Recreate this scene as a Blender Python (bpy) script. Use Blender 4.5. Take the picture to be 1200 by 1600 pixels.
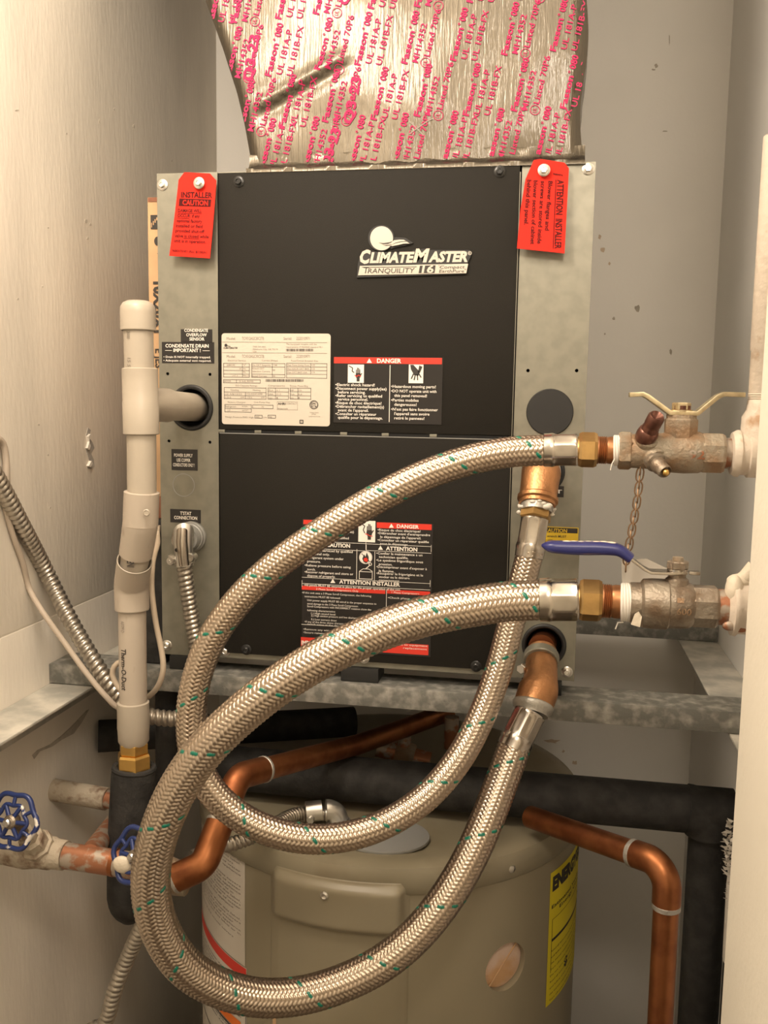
import bpy, bmesh, math, random
import numpy as np
from mathutils import Vector, Matrix

for _o in list(bpy.data.objects):
    bpy.data.objects.remove(_o)
SC = bpy.context.scene
COL = SC.collection
random.seed(7)
RNG = np.random.default_rng(7)

# ---------------------------------------------------------------- camera
F = 1450.0
CAM = np.array([0.5076, -1.1621, 1.4978])
MR = np.array([[0.9844, 0.1753, 0.0164], [-0.0369, 0.1147, 0.9927], [-0.1721, 0.9778, -0.1194]])
MR[2] /= np.linalg.norm(MR[2])
MR[0] -= MR[2] * (MR[0] @ MR[2]); MR[0] /= np.linalg.norm(MR[0])
MR[1] = np.cross(MR[2], MR[0]) * -1
if MR[1][2] < 0:
    MR[1] *= -1
cd = bpy.data.cameras.new('camera')
cd.sensor_fit = 'HORIZONTAL'; cd.sensor_width = 36.0; cd.lens = F / 1200 * 36
cd.clip_start = 0.02
camo = bpy.data.objects.new('camera', cd); COL.objects.link(camo)
camo.matrix_world = Matrix(((MR[0][0], MR[1][0], -MR[2][0], CAM[0]), (MR[0][1], MR[1][1], -MR[2][1], CAM[1]),
                            (MR[0][2], MR[1][2], -MR[2][2], CAM[2]), (0, 0, 0, 1)))
SC.camera = camo

# ---------------------------------------------------------------- light
w = bpy.data.worlds.new('world'); SC.world = w; w.use_nodes = True
bg = w.node_tree.nodes['Background']
bg.inputs[0].default_value = (1.0, 0.88, 0.73, 1); bg.inputs[1].default_value = 0.7
for loc_, en_ in (((0.09, -0.62, 2.16), 18), ((0.60, -1.30, 2.18), 15)):      # the two hall ceiling lamps
    ld = bpy.data.lights.new('hall_ceiling_lamp', 'POINT'); ld.shadow_soft_size = 0.11
    ld.energy = en_; ld.color = (1.0, 0.86, 0.70)
    lo = bpy.data.objects.new('hall_ceiling_lamp', ld); COL.objects.link(lo); lo.location = loc_
SC.view_settings.view_transform = 'Standard'; SC.view_settings.look = 'None'
SC.view_settings.exposure = 0.5; SC.view_settings.gamma = 1.0
SC.view_settings.use_curve_mapping = False

# ---------------------------------------------------------------- helpers
def ray(px, py):
    return MR.T @ np.array([(px - 600) / F, -(py - 800) / F, 1.0])
def at(px, py, y):
    d = ray(px, py); return CAM + d * ((y - CAM[1]) / d[1])
def atx(px, py, x):
    d = ray(px, py); return CAM + d * ((x - CAM[0]) / d[0])
def atz(px, py, z):
    d = ray(px, py); return CAM + d * ((z - CAM[2]) / d[2])
def V(*a):
    return np.array(a, float)
def unit(v):
    v = np.asarray(v, float); return v / np.linalg.norm(v)
def perp(d):
    d = unit(d)
    a = V(0, 0, 1) if abs(d[2]) < 0.9 else V(1, 0, 0)
    u = unit(np.cross(a, d)); return u, np.cross(d, u)
def depth(P):
    return float((np.asarray(P) - CAM) @ MR[2])

WLOC = {}
def tag(o, label=None, cat=None, group=None, kind=None):
    if label: o['label'] = label
    if cat: o['category'] = cat
    if group: o['group'] = group
    if kind: o['kind'] = kind
    return o
def empty(name, loc, label, cat, group=None):
    o = bpy.data.objects.new(name, None); COL.objects.link(o)
    o.empty_display_size = 0.02
    o.location = loc; WLOC[o] = V(*loc)
    return tag(o, label, cat, group)

def link_mesh(name, me, world, parent=None):
    o = bpy.data.objects.new(name, me); COL.objects.link(o)
    WLOC[o] = np.asarray(world, float)
    if parent is not None:
        o.parent = parent
        o.location = Vector(WLOC[o] - WLOC[parent])
    else:
        o.location = Vector(WLOC[o])
    return o

class MB:
    def __init__(s):
        s.v = []; s.f = []; s.n = 0
    def add(s, v, f):
        v = np.asarray(v, float).reshape(-1, 3)
        s.v.append(v); s.f += [tuple(i + s.n for i in q) for q in f]; s.n += len(v); return s
    def box(s, lo, hi):
        x0, y0, z0 = lo; x1, y1, z1 = hi
        return s.add([(x0, y0, z0), (x1, y0, z0), (x1, y1, z0), (x0, y1, z0), (x0, y0, z1), (x1, y0, z1), (x1, y1, z1), (x0, y1, z1)],
                     [(0, 3, 2, 1), (4, 5, 6, 7), (0, 1, 5, 4), (1, 2, 6, 5), (2, 3, 7, 6), (3, 0, 4, 7)])
    def lathe(s, p0, p1, prof, n=32, cap=True, up=None, angs=None):
        """prof: list of (distance from p0 along axis, radius)"""
        p0 = np.asarray(p0, float); d = unit(np.asarray(p1, float) - p0)
        u, w_ = perp(d)
        t = np.linspace(0, 2 * np.pi, n, endpoint=False) + (np.pi / n if n <= 8 else 0)
        ring = np.outer(np.cos(t), u) + np.outer(np.sin(t), w_)
        vs = np.concatenate([p0 + d * a + ring * r for a, r in prof])
        k = len(prof); f = []
        for i in range(k - 1):
            for j in range(n):
                a = i * n + j; b = i * n + (j + 1) % n
                f.append((a, b, b + n, a + n))
        if cap:
            f.append(tuple(range(n - 1, -1, -1))); f.append(tuple((k - 1) * n + j for j in range(n)))
        return s.add(vs, f)
    def cyl(s, p0, p1, r0, r1=None, n=28, bev=0.0):
        r1 = r0 if r1 is None else r1
        L = np.linalg.norm(np.asarray(p1, float) - np.asarray(p0, float))
        if bev: pr = [(0, r0 - bev), (bev, r0), (L - bev, r1), (L, r1 - bev)]
        else: pr = [(0, r0), (L, r1)]
        return s.lathe(p0, p1, pr, n)
    def hexn(s, p0, p1, r, bev=None):
        L = np.linalg.norm(np.asarray(p1, float) - np.asarray(p0, float)); b = bev or L * 0.12
        return s.lathe(p0, p1, [(0, r * .92), (b, r), (L - b, r), (L, r * .92)], 6)
    def tube(s, pts, r, n=20, cap=True):
        pts = np.asarray(pts, float); k = len(pts)
        r = np.full(k, r) if np.isscalar(r) else np.asarray(r, float)
        T, U, W = frames(pts)
        t = np.linspace(0, 2 * np.pi, n, endpoint=False)
        vs = (pts[:, None] + (np.cos(t)[None, :, None] * U[:, None] + np.sin(t)[None, :, None] * W[:, None]) * r[:, None, None]).reshape(-1, 3)
        f = []
        for i in range(k - 1):
            for j in range(n):
                a = i * n + j; b = i * n + (j + 1) % n
                f.append((a, b, b + n, a + n))
        if cap:
            f.append(tuple(range(n - 1, -1, -1))); f.append(tuple((k - 1) * n + j for j in range(n)))
        return s.add(vs, f)
    def ring(s, c, nrm, R, r, n=32, m=10):
        c = np.asarray(c, float); u, w_ = perp(nrm)
        t = np.linspace(0, 2 * np.pi, n, endpoint=False)
        pts = c + R * (np.outer(np.cos(t), u) + np.outer(np.sin(t), w_))
        return s.loop(pts, r, m)
    def loop(s, pts, r, m=10):
        pts = np.asarray(pts, float); n = len(pts)
        T = np.roll(pts, -1, 0) - np.roll(pts, 1, 0); T /= np.linalg.norm(T, axis=1)[:, None]
        c = pts.mean(0); nr = unit(np.cross(pts[0] - c, pts[n // 4] - c))
        B = np.tile(nr, (n, 1)); N_ = np.cross(B, T); N_ /= np.linalg.norm(N_, axis=1)[:, None]
        q = np.linspace(0, 2 * np.pi, m, endpoint=False)
        vs = (pts[:, None] + r * (np.cos(q)[None, :, None] * N_[:, None] + np.sin(q)[None, :, None] * B[:, None])).reshape(-1, 3)
        f = [(i * m + j, i * m + (j + 1) % m, ((i + 1) % n) * m + (j + 1) % m, ((i + 1) % n) * m + j) for i in range(n) for j in range(m)]
        return s.add(vs, f)
    def ball(s, c, r, n=16, m=10, sc=(1, 1, 1)):
        c = np.asarray(c, float); vs = [c + V(0, 0, r * sc[2])]; f = []
        for i in range(1, m):
            a = math.pi * i / m
            for j in range(n):
                b = 2 * math.pi * j / n
                vs.append(c + V(r * sc[0] * math.sin(a) * math.cos(b), r * sc[1] * math.sin(a) * math.sin(b), r * sc[2] * math.cos(a)))
        vs.append(c - V(0, 0, r * sc[2]))
        for j in range(n): f.append((0, 1 + j, 1 + (j + 1) % n))
        for i in range(m - 2):
            for j in range(n):
                a = 1 + i * n + j; b = 1 + i * n + (j + 1) % n; f.append((a, a + n, b + n, b))
        e = 1 + (m - 2) * n
        for j in range(n): f.append((e + j, len(vs) - 1, e + (j + 1) % n))
        return s.add(vs, f)
    def prism(s, poly, nrm, th):
        """polygon of 3D points extruded by th along nrm"""
        p = np.asarray(poly, float); k = len(p); q = p + unit(nrm) * th
        f = [tuple(range(k)), tuple(range(2 * k - 1, k - 1, -1))] + [(i, i + k, (i + 1) % k + k, (i + 1) % k) for i in range(k)]
        return s.add(np.concatenate([p, q]), f)
    def grid(s, P):
        P = np.asarray(P, float); a, b = P.shape[:2]
        return s.add(P.reshape(-1, 3), [(i * b + j, i * b + j + 1, (i + 1) * b + j + 1, (i + 1) * b + j) for i in range(a - 1) for j in range(b - 1)])
    def build(s, name, m, parent=None, ang=35, bevel=0, recalc=True, attrs=None):
        v = np.concatenate(s.v); c = (v.max(0) + v.min(0)) / 2
        me = bpy.data.meshes.new(name)
        me.from_pydata((v - c).tolist(), [], s.f); me.update()
        if recalc or bevel:
            bm = bmesh.new(); bm.from_mesh(me)
            bmesh.ops.recalc_face_normals(bm, faces=bm.faces)
            if bevel:
                ed = [e for e in bm.edges if len(e.link_faces) == 2 and e.calc_face_angle(0) > 0.6]
                bmesh.ops.bevel(bm, geom=ed, offset=bevel, segments=2, profile=0.6, affect='EDGES', clamp_overlap=True)
            bm.to_mesh(me); bm.free()
        finish(me, m, ang)
        return link_mesh(name, me, c, parent)

def finish(me, m, ang=35):
    me.materials.append(m)
    if ang:
        me.polygons.foreach_set('use_smooth', np.ones(len(me.polygons), bool))
        me.set_sharp_from_angle(angle=math.radians(ang))
    me.update()

def frames(pts):
    pts = np.asarray(pts, float); k = len(pts)
    T = np.gradient(pts, axis=0); T /= np.linalg.norm(T, axis=1)[:, None]
    U = np.zeros_like(pts); u, _ = perp(T[0]); U[0] = u
    for i in range(1, k):
        u = U[i - 1] - T[i] * (U[i - 1] @ T[i]); U[i] = u / np.linalg.norm(u)
    return T, U, np.cross(T, U)

def spline(ctrl, step=None, n=None, fine=40):
    """Catmull-Rom through ctrl points, resampled at even arc length"""
    P = np.asarray(ctrl, float); P = np.vstack([2 * P[0] - P[1], P, 2 * P[-1] - P[-2]])
    out = []
    for i in range(1, len(P) - 2):
        p0, p1, p2, p3 = P[i - 1:i + 3]
        d1 = np.linalg.norm(p1 - p0) ** .5; d2 = np.linalg.norm(p2 - p1) ** .5; d3 = np.linalg.norm(p3 - p2) ** .5
        t0, t1 = 0, d1; t2 = t1 + d2; t3 = t2 + d3
        t = np.linspace(t1, t2, fine, endpoint=False)[:, None]
        A1 = (t1 - t) / (t1 - t0) * p0 + (t - t0) / (t1 - t0) * p1
        A2 = (t2 - t) / (t2 - t1) * p1 + (t - t1) / (t2 - t1) * p2
        A3 = (t3 - t) / (t3 - t2) * p2 + (t - t2) / (t3 - t2) * p3
        B1 = (t2 - t) / (t2 - t0) * A1 + (t - t0) / (t2 - t0) * A2
        B2 = (t3 - t) / (t3 - t1) * A2 + (t - t1) / (t3 - t1) * A3
        out.append((t2 - t) / (t2 - t1) * B1 + (t - t1) / (t2 - t1) * B2)
    out = np.vstack(out + [P[-2:-1]])
    s = np.concatenate([[0], np.cumsum(np.linalg.norm(np.diff(out, axis=0), axis=1))])
    if n is None: n = max(4, int(s[-1] / step) + 1)
    q = np.linspace(0, s[-1], n)
    return np.stack([np.interp(q, s, out[:, k]) for k in range(3)], 1)

def bend(p0, corner, p1, r, n=12):
    """points along p0 -> corner -> p1 with a rounded corner of radius r"""
    p0, c, p1 = [np.asarray(a, float) for a in (p0, corner, p1)]
    a = unit(p0 - c); b = unit(p1 - c); th = math.acos(max(-1, min(1, a @ b)))
    L = r / math.tan(th / 2); s = c + a * L; e = c + b * L
    cen = c + unit(a + b) * r / math.sin(th / 2)
    u = unit(s - cen); wv = unit((e - cen) - u * ((e - cen) @ u)); sw = math.pi - th
    return [cen + r * (u * math.cos(q) + wv * math.sin(q)) for q in np.linspace(0, sw, n)]

# ---------------------------------------------------------------- text
_tc = {}
def text_raw(sx, bold, shear):
    key = (sx, bold, shear)
    if key not in _tc:
        cu = bpy.data.curves.new('t', 'FONT'); cu.body = sx; cu.size = 1.0; cu.resolution_u = 2
        cu.offset = bold; cu.shear = shear
        ob = bpy.data.objects.new('t', cu)
        COL.objects.link(ob)
        me = bpy.data.meshes.new_from_object(ob)
        v = np.zeros(len(me.vertices) * 3); me.vertices.foreach_get('co', v); v = v.reshape(-1, 3)[:, :2]
        f = [tuple(p.vertices) for p in me.polygons]
        bpy.data.objects.remove(ob); bpy.data.curves.remove(cu); bpy.data.meshes.remove(me)
        _tc[key] = (v, f)
    return _tc[key]
CAPH = 0.69
class Lines:
    """flat lettering and marks on the plane y = Y, laid out level in the world"""
    def __init__(s, Y): s.Y = Y; s.m = MB()
    def t(s, x0, x1, y, cap, txt, bold=0.0, shear=0.0):
        v, f = text_raw(txt, bold, shear)
        if not len(v): return s
        A = at(x0, y, s.Y); B = at(x1, y, s.Y); C = at((x0 + x1) / 2, y, s.Y)
        mn, mx = v[:, 0].min(), v[:, 0].max()
        X = A[0] + (v[:, 0] - mn) / (mx - mn) * (B[0] - A[0])
        Z = C[2] + v[:, 1] / CAPH * cap * depth(C) / F
        s.m.add(np.stack([X, np.full(len(X), s.Y), Z], 1), f); return s
    def r(s, x0, y0, x1, y1):
        ym = (y0 + y1) / 2; xm = (x0 + x1) / 2
        X0 = at(x0, ym, s.Y)[0]; X1 = at(x1, ym, s.Y)[0]; Z0 = at(xm, y0, s.Y)[2]; Z1 = at(xm, y1, s.Y)[2]
        s.m.add([(X0, s.Y, Z1), (X1, s.Y, Z1), (X1, s.Y, Z0), (X0, s.Y, Z0)], [(0, 1, 2, 3)]); return s
    def o(s, x0, y0, x1, y1, w=0.8):
        s.r(x0, y0, x1, y0 + w); s.r(x0, y1 - w, x1, y1); s.r(x0, y0, x0 + w, y1); s.r(x1 - w, y0, x1, y1); return s
    def p(s, pts):
        s.m.add([at(a, b, s.Y) for a, b in pts], [tuple(range(len(pts)))]); return s
    def c(s, x, y, r, n=24, w=None):
        t = np.linspace(0, 2 * np.pi, n, endpoint=False)
        if w is None:
            return s.p([(x + r * math.cos(a), y + r * math.sin(a)) for a in t])
        P = [at(x + r * math.cos(a), y + r * math.sin(a), s.Y) for a in t] + [at(x + (r - w) * math.cos(a), y + (r - w) * math.sin(a), s.Y) for a in t]
        s.m.add(P, [(i, (i + 1) % n, n + (i + 1) % n, n + i) for i in range(n)]); return s
    def l(s, x0, y0, x1, y1, w):
        d = unit((x1 - x0, y1 - y0)); n = V(-d[1], d[0]) * w / 2
        return s.p([(x0 + n[0], y0 + n[1]), (x1 + n[0], y1 + n[1]), (x1 - n[0], y1 - n[1]), (x0 - n[0], y0 - n[1])])
    def build(s, name, m, parent):
        return s.m.build(name, m, parent, ang=0, recalc=False)

def plate2d(outline, holes, y0, th):
    """x-z outline with real holes, front face at y0, thickness th (to +y) -> verts, faces"""
    cu = bpy.data.curves.new('p', 'CURVE'); cu.dimensions = '2D'; cu.fill_mode = 'BOTH'; cu.extrude = th / 2
    for poly in [outline] + holes:
        sp = cu.splines.new('POLY'); sp.points.add(len(poly) - 1); sp.use_cyclic_u = True
        for q, (a, b) in zip(sp.points, poly): q.co = (a, b, 0, 1)
    ob = bpy.data.objects.new('p', cu); COL.objects.link(ob)
    me = bpy.data.meshes.new_from_object(ob)
    v = np.zeros(len(me.vertices) * 3); me.vertices.foreach_get('co', v); v = v.reshape(-1, 3)
    f = [tuple(p.vertices) for p in me.polygons]
    bpy.data.objects.remove(ob); bpy.data.curves.remove(cu); bpy.data.meshes.remove(me)
    return np.stack([v[:, 0], y0 + th / 2 + v[:, 2], v[:, 1]], 1), f
def circ(x, z, r, n=36):
    return [(x + r * math.cos(a), z + r * math.sin(a)) for a in np.linspace(0, 2 * np.pi, n, endpoint=False)]

# ---------------------------------------------------------------- materials
def mat(name, col, rough=0.5, metal=0.0, var=0.0, vscale=20, col2=None, bump=0.0, bscale=80, stretch=(1, 1, 1), spec=0.5, lo=0.4, hi=0.65, detail=4, rvar=0.0):
    m = bpy.data.materials.new(name); m.use_nodes = True
    nt = m.node_tree; b = nt.nodes['Principled BSDF']
    b.inputs['Roughness'].default_value = rough; b.inputs['Metallic'].default_value = metal
    b.inputs['Specular IOR Level'].default_value = spec
    b.inputs['Base Color'].default_value = (*col, 1)
    tc = nt.nodes.new('ShaderNodeNewGeometry'); mp = nt.nodes.new('ShaderNodeMapping'); mp.inputs['Scale'].default_value = stretch
    nt.links.new(tc.outputs['Position'], mp.inputs[0])
    if col2 is None and var: col2 = tuple(max(0, c * (1 - var)) for c in col)
    if col2 is not None:
        nz = nt.nodes.new('ShaderNodeTexNoise'); nz.inputs['Scale'].default_value = vscale; nz.inputs['Detail'].default_value = detail
        nt.links.new(mp.outputs[0], nz.inputs['Vector'])
        cr = nt.nodes.new('ShaderNodeValToRGB'); cr.color_ramp.elements[0].position = lo; cr.color_ramp.elements[1].position = hi
        cr.color_ramp.elements[0].color = (*col, 1); cr.color_ramp.elements[1].color = (*col2, 1)
        nt.links.new(nz.outputs[0], cr.inputs[0]); nt.links.new(cr.outputs[0], b.inputs['Base Color'])
        if rvar:
            mr = nt.nodes.new('ShaderNodeMapRange'); mr.inputs[3].default_value = rough - rvar; mr.inputs[4].default_value = rough + rvar
            nt.links.new(nz.outputs[0], mr.inputs[0]); nt.links.new(mr.outputs[0], b.inputs['Roughness'])
    if bump:
        n2 = nt.nodes.new('ShaderNodeTexNoise'); n2.inputs['Scale'].default_value = bscale; n2.inputs['Detail'].default_value = 3
        nt.links.new(mp.outputs[0], n2.inputs['Vector'])
        bp = nt.nodes.new('ShaderNodeBump'); bp.inputs['Strength'].default_value = bump; bp.inputs['Distance'].default_value = 0.002
        nt.links.new(n2.outputs[0], bp.inputs['Height']); nt.links.new(bp.outputs[0], b.inputs['Normal'])
    return m
M = {}
M['wall_left'] = mat('painted_wall', (.80, .74, .65), .75, var=.16, vscale=7, bump=.25, bscale=160, stretch=(1, 1, .25))
M['wall'] = mat('back_wall_paint', (.91, .885, .84), .7, var=.04, vscale=4, bump=.12, bscale=120)
M['jamb'] = mat('cream_jamb_paint', (.82, .77, .66), .6, var=.05, vscale=6, bump=.2, bscale=140)
M['ceil'] = mat('ceiling_paint', (.88, .86, .82), .8)
M['floor'] = mat('concrete', (.16, .13, .10), .9, var=.3, vscale=9)
M['peel'] = mat('bare_plaster', (.47, .44, .40), .9, var=.3, vscale=60)
M['flake'] = mat('paint_flake', (.70, .65, .58), .7)
M['stain'] = mat('wall_stain', (.62, .50, .38), .8)
M['smear'] = mat('grey_smear', (.50, .45, .38), .85, var=.2, vscale=60)
M['galv'] = mat('galvanised_sheet', (.25, .242, .20), .45, .6, var=.12, vscale=55, rvar=.08, detail=2)
M['iron'] = mat('weathered_angle_iron', (.17, .17, .155), .62, .35, col2=(.40, .385, .35), vscale=70, detail=8, bump=.3, bscale=200, lo=.45, hi=.75)
M['ledge'] = mat('painted_angle_iron', (.40, .39, .35), .6, .2, col2=(.62, .59, .52), vscale=26, bump=.3, bscale=150)
M['panel'] = mat('black_powder_coat', (.013, .0115, .009), .62, spec=.17, bump=.25, bscale=1500)
M['black'] = mat('black_plastic', (.012, .012, .012), .55)
M['dark'] = mat('dark_void', (.006, .006, .006), .9)
M['foam'] = mat('black_pipe_foam', (.013, .012, .011), .8, col2=(.03, .028, .026), vscale=50, bump=.4, bscale=200)
M['white'] = mat('label_white', (.56, .51, .44), .45)
M['blk'] = mat('label_black', (.015, .013, .013), .3)
M['ink'] = mat('print_ink', (.03, .025, .022), .6)
M['greyink'] = mat('faint_print', (.22, .19, .16), .6)
M['whiteink'] = mat('white_print', (.80, .76, .70), .5)
M['red'] = mat('label_red', (.62, .035, .02), .4)
M['redtag'] = mat('red_tag_card', (.60, .022, .012), .65, spec=.15)
M['tagink'] = mat('tag_print', (.06, .008, .008), .6, spec=.1)
M['yellow'] = mat('yellow_label', (.72, .50, .03), .5)
M['eyellow'] = mat('energy_yellow', (.68, .56, .02), .5)
M['silver'] = mat('badge_silver', (.55, .51, .45), .35, .35)
M['card'] = mat('corrugated_card', (.52, .33, .18), .85, var=.1, vscale=40)
M['card2'] = mat('brown_card', (.22, .09, .05), .85)
M['pvc'] = mat('white_pvc', (.40, .35, .285), .38, var=.05, vscale=30, bump=.05, bscale=200)
M['pvcdirt'] = mat('dirty_pvc', (.43, .37, .305), .42, col2=(.28, .22, .17), vscale=60, lo=.62, hi=.8, stretch=(1, 1, .4))
M['brass'] = mat('brass', (.78, .50, .16), .30, 1.0, var=.15, vscale=60)
M['brass2'] = mat('dull_brass', (.58, .37, .15), .38, 1.0, var=.25, vscale=50)
M['copper'] = mat('copper_pipe', (.37, .145, .06), .42, 1.0, col2=(.23, .08, .035), vscale=32, rvar=.1)
M['copper_cast'] = mat('cast_copper_elbow', (.50, .25, .115), .42, .95, var=.2, vscale=60, bump=.3, bscale=300)
M['copper_old'] = mat('painted_copper', (.32, .135, .07), .5, .5, col2=(.38, .32, .26), vscale=55, lo=.48, hi=.56, bump=.3)
M['solder'] = mat('solder_joint', (.46, .44, .40), .45, .7, bump=.5, bscale=250)
M['oldpaint'] = mat('flaking_cream_paint', (.40, .34, .26), .8, col2=(.18, .12, .08), vscale=60, lo=.52, hi=.68, bump=.8, bscale=220)
M['nipple'] = mat('browned_copper', (.26, .125, .06), .38, .8, col2=(.42, .18, .07), vscale=70)
M['bronze'] = mat('aged_bronze', (.26, .165, .095), .55, .4, col2=(.31, .265, .20), vscale=48, bump=.6, bscale=260)
M['nickel'] = mat('tarnished_nickel', (.29, .25, .20), .42, .6, col2=(.17, .12, .08), vscale=45, bump=.5, bscale=240)
M['darkbronze'] = mat('dark_bronze', (.16, .07, .05), .3, .7, var=.3, vscale=120)
M['zincplate'] = mat('yellow_zinc', (.62, .52, .33), .35, .8, var=.3, vscale=90)
M['steel'] = mat('stainless', (.50, .455, .40), .24, 1.0, var=.12, vscale=60)
M['screw'] = mat('zinc_screw', (.70, .68, .64), .28, 1.0)
M['blkscrew'] = mat('black_screw', (.02, .02, .02), .3, .3)
M['blue'] = mat('blue_vinyl', (.018, .022, .12), .32, spec=.5)
M['bluepaint'] = mat('blue_enamel_chipped', (.02, .035, .13), .28, .1, col2=(.70, .65, .58), vscale=42, lo=.60, hi=.63)
M['cream'] = mat('paint_blob', (.62, .55, .44), .6, bump=.5, bscale=150)
M['tape'] = mat('thread_tape', (.66, .62, .56), .7)
M['whitefit'] = mat('paint_covered_fitting', (.62, .54, .45), .6, col2=(.42, .27, .16), vscale=38, lo=.62, hi=.74, bump=.6, bscale=120)
M['cable'] = mat('ivory_cable', (.52, .43, .33), .5)
M['cable2'] = mat('grey_cable', (.44, .37, .30), .55)
M['conduit'] = mat('flex_steel_conduit', (.46, .42, .365), .34, .9, var=.15, vscale=70)
M['diecast'] = mat('die_cast_zinc', (.62, .60, .56), .3, .9)
M['greyrub'] = mat('grey_bushing', (.30, .30, .29), .5, .3)
M['heater'] = mat('tank_enamel', (.255, .22, .15), .38, var=.06, vscale=10, bump=.03, bscale=60)
M['heatertop'] = mat('tank_lid_enamel', (.24, .21, .145), .42, col2=(.17, .13, .08), vscale=9, lo=.5, hi=.75)
M['plug'] = mat('orange_foam', (.55, .33, .17), .9, col2=(.60, .45, .36), vscale=25, bump=.3, bscale=200)
M['pinkink'] = mat('magenta_print', (.42, .025, .095), .6, spec=.1)
M['rust'] = mat('rusty_chain', (.30, .19, .11), .5, .7, var=.3, vscale=150)
M['tagplate'] = mat('dull_tag_plate', (.55, .51, .45), .5, .3)

def foil_mat():
    m = bpy.data.materials.new('crinkled_foil'); m.use_nodes = True; nt = m.node_tree; b = nt.nodes['Principled BSDF']
    b.inputs['Base Color'].default_value = (.092, .078, .058, 1); b.inputs['Metallic'].default_value = 1.0; b.inputs['Roughness'].default_value = .40; b.inputs['Coat Weight'].default_value = .45; b.inputs['Coat Roughness'].default_value = .06
    g = nt.nodes.new('ShaderNodeNewGeometry')
    hs = []
    for sc, st, am in ((26, (1, 1, .6), .40), (110, (1.8, 1, .16), .50), (460, (1.4, 1, .07), .16)):
        mp = nt.nodes.new('ShaderNodeMapping'); mp.inputs['Scale'].default_value = st
        nz = nt.nodes.new('ShaderNodeTexNoise'); nz.inputs['Scale'].default_value = sc; nz.inputs['Detail'].default_value = 3; nz.inputs['Distortion'].default_value = .6
        nt.links.new(g.outputs['Position'], mp.inputs[0]); nt.links.new(mp.outputs[0], nz.inputs['Vector'])
        mu = nt.nodes.new('ShaderNodeMath'); mu.operation = 'MULTIPLY'; mu.inputs[1].default_value = am
        nt.links.new(nz.outputs[0], mu.inputs[0]); hs.append(mu)
    a = nt.nodes.new('ShaderNodeMath'); a.operation = 'ADD'; nt.links.new(hs[0].outputs[0], a.inputs[0]); nt.links.new(hs[1].outputs[0], a.inputs[1])
    a2 = nt.nodes.new('ShaderNodeMath'); a2.operation = 'ADD'; nt.links.new(a.outputs[0], a2.inputs[0]); nt.links.new(hs[2].outputs[0], a2.inputs[1])
    bp = nt.nodes.new('ShaderNodeBump'); bp.inputs['Strength'].default_value = .6; bp.inputs['Distance'].default_value = .0025
    nt.links.new(a2.outputs[0], bp.inputs['Height']); nt.links.new(bp.outputs[0], b.inputs['Normal']); nt.links.new(bp.outputs[0], b.inputs['Coat Normal'])
    return m
M['foil'] = foil_mat()
def braid_mat():
    m = bpy.data.materials.new('braided_steel'); m.use_nodes = True; nt = m.node_tree; b = nt.nodes['Principled BSDF']
    at_ = nt.nodes.new('ShaderNodeAttribute'); at_.attribute_name = 'tracer'
    mx = nt.nodes.new('ShaderNodeMix'); mx.data_type = 'RGBA'
    mx.inputs['A'].default_value = (.49, .405, .325, 1); mx.inputs['B'].default_value = (.0, .14, .09, 1)
    nt.links.new(at_.outputs['Fac'], mx.inputs['Factor']); nt.links.new(mx.outputs['Result'], b.inputs['Base Color'])
    iv = nt.nodes.new('ShaderNodeMath'); iv.operation = 'SUBTRACT'; iv.inputs[0].default_value = 1.0
    nt.links.new(at_.outputs['Fac'], iv.inputs[1]); nt.links.new(iv.outputs[0], b.inputs['Metallic'])
    b.inputs['Roughness'].default_value = .28
    return m
M['braid'] = braid_mat()
# ================================================================ the closet
XL, XR, YB, ZC = -0.158, 0.80, 0.65, 2.45
YF = -0.80
def struct(name, mb, m, parent=None, label=None, **k):
    o = mb.build(name, m, parent, **k)
    if parent is None:
        tag(o, label, None, None, 'structure')
    return o
struct('floor', MB().box((-1.3, -2.4, -.06), (2.0, YB + .1, 0)), M['floor'])
ZS = float(atx(140, 937, XL)[2])                     # seam of the two wall boards
wl = struct('wall_left', MB().box((XL - .08, YF, 0), (XL - .0006, YB + .1, 2.45)), M['wall_left'])
struct('wall_board', MB().box((XL - .004, YF, ZS + .0012), (XL, YB, ZC)), M['wall_left'], wl, bevel=.0006)
struct('wall_board', MB().box((XL - .004, YF, 0), (XL, YB, ZS - .0012)), M['wall_left'], wl, bevel=.0006)
wb = struct('wall_back', MB().box((XL - .08, YB, 0), (XR + .2, YB + .08, ZC)), M['wall'])
struct('wall_right', MB().box((XR, -.40, 0), (XR + .15, YB, ZC)), M['wall'])
jb = struct('wall_front', MB().box((.667, YF, 0), (.95, -.40, ZC)), M['jamb'], bevel=.003)
struct('ceiling', MB().box((-1.3, -2.4, ZC), (2.0, YB + .1, ZC + .06)), M['ceil'])
struct('wall_behind', MB().box((-1.3, -2.46, 0), (2.0, -2.4, ZC)), M['jamb'])
struct('wall_front_left', MB().box((-1.3, YF, 0), (XL - .08, YF + .1, ZC)), M['jamb'])
struct('wall_front_right', MB().box((.95, YF, 0), (2.0, YF + .1, ZC)), M['jamb'])

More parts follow.
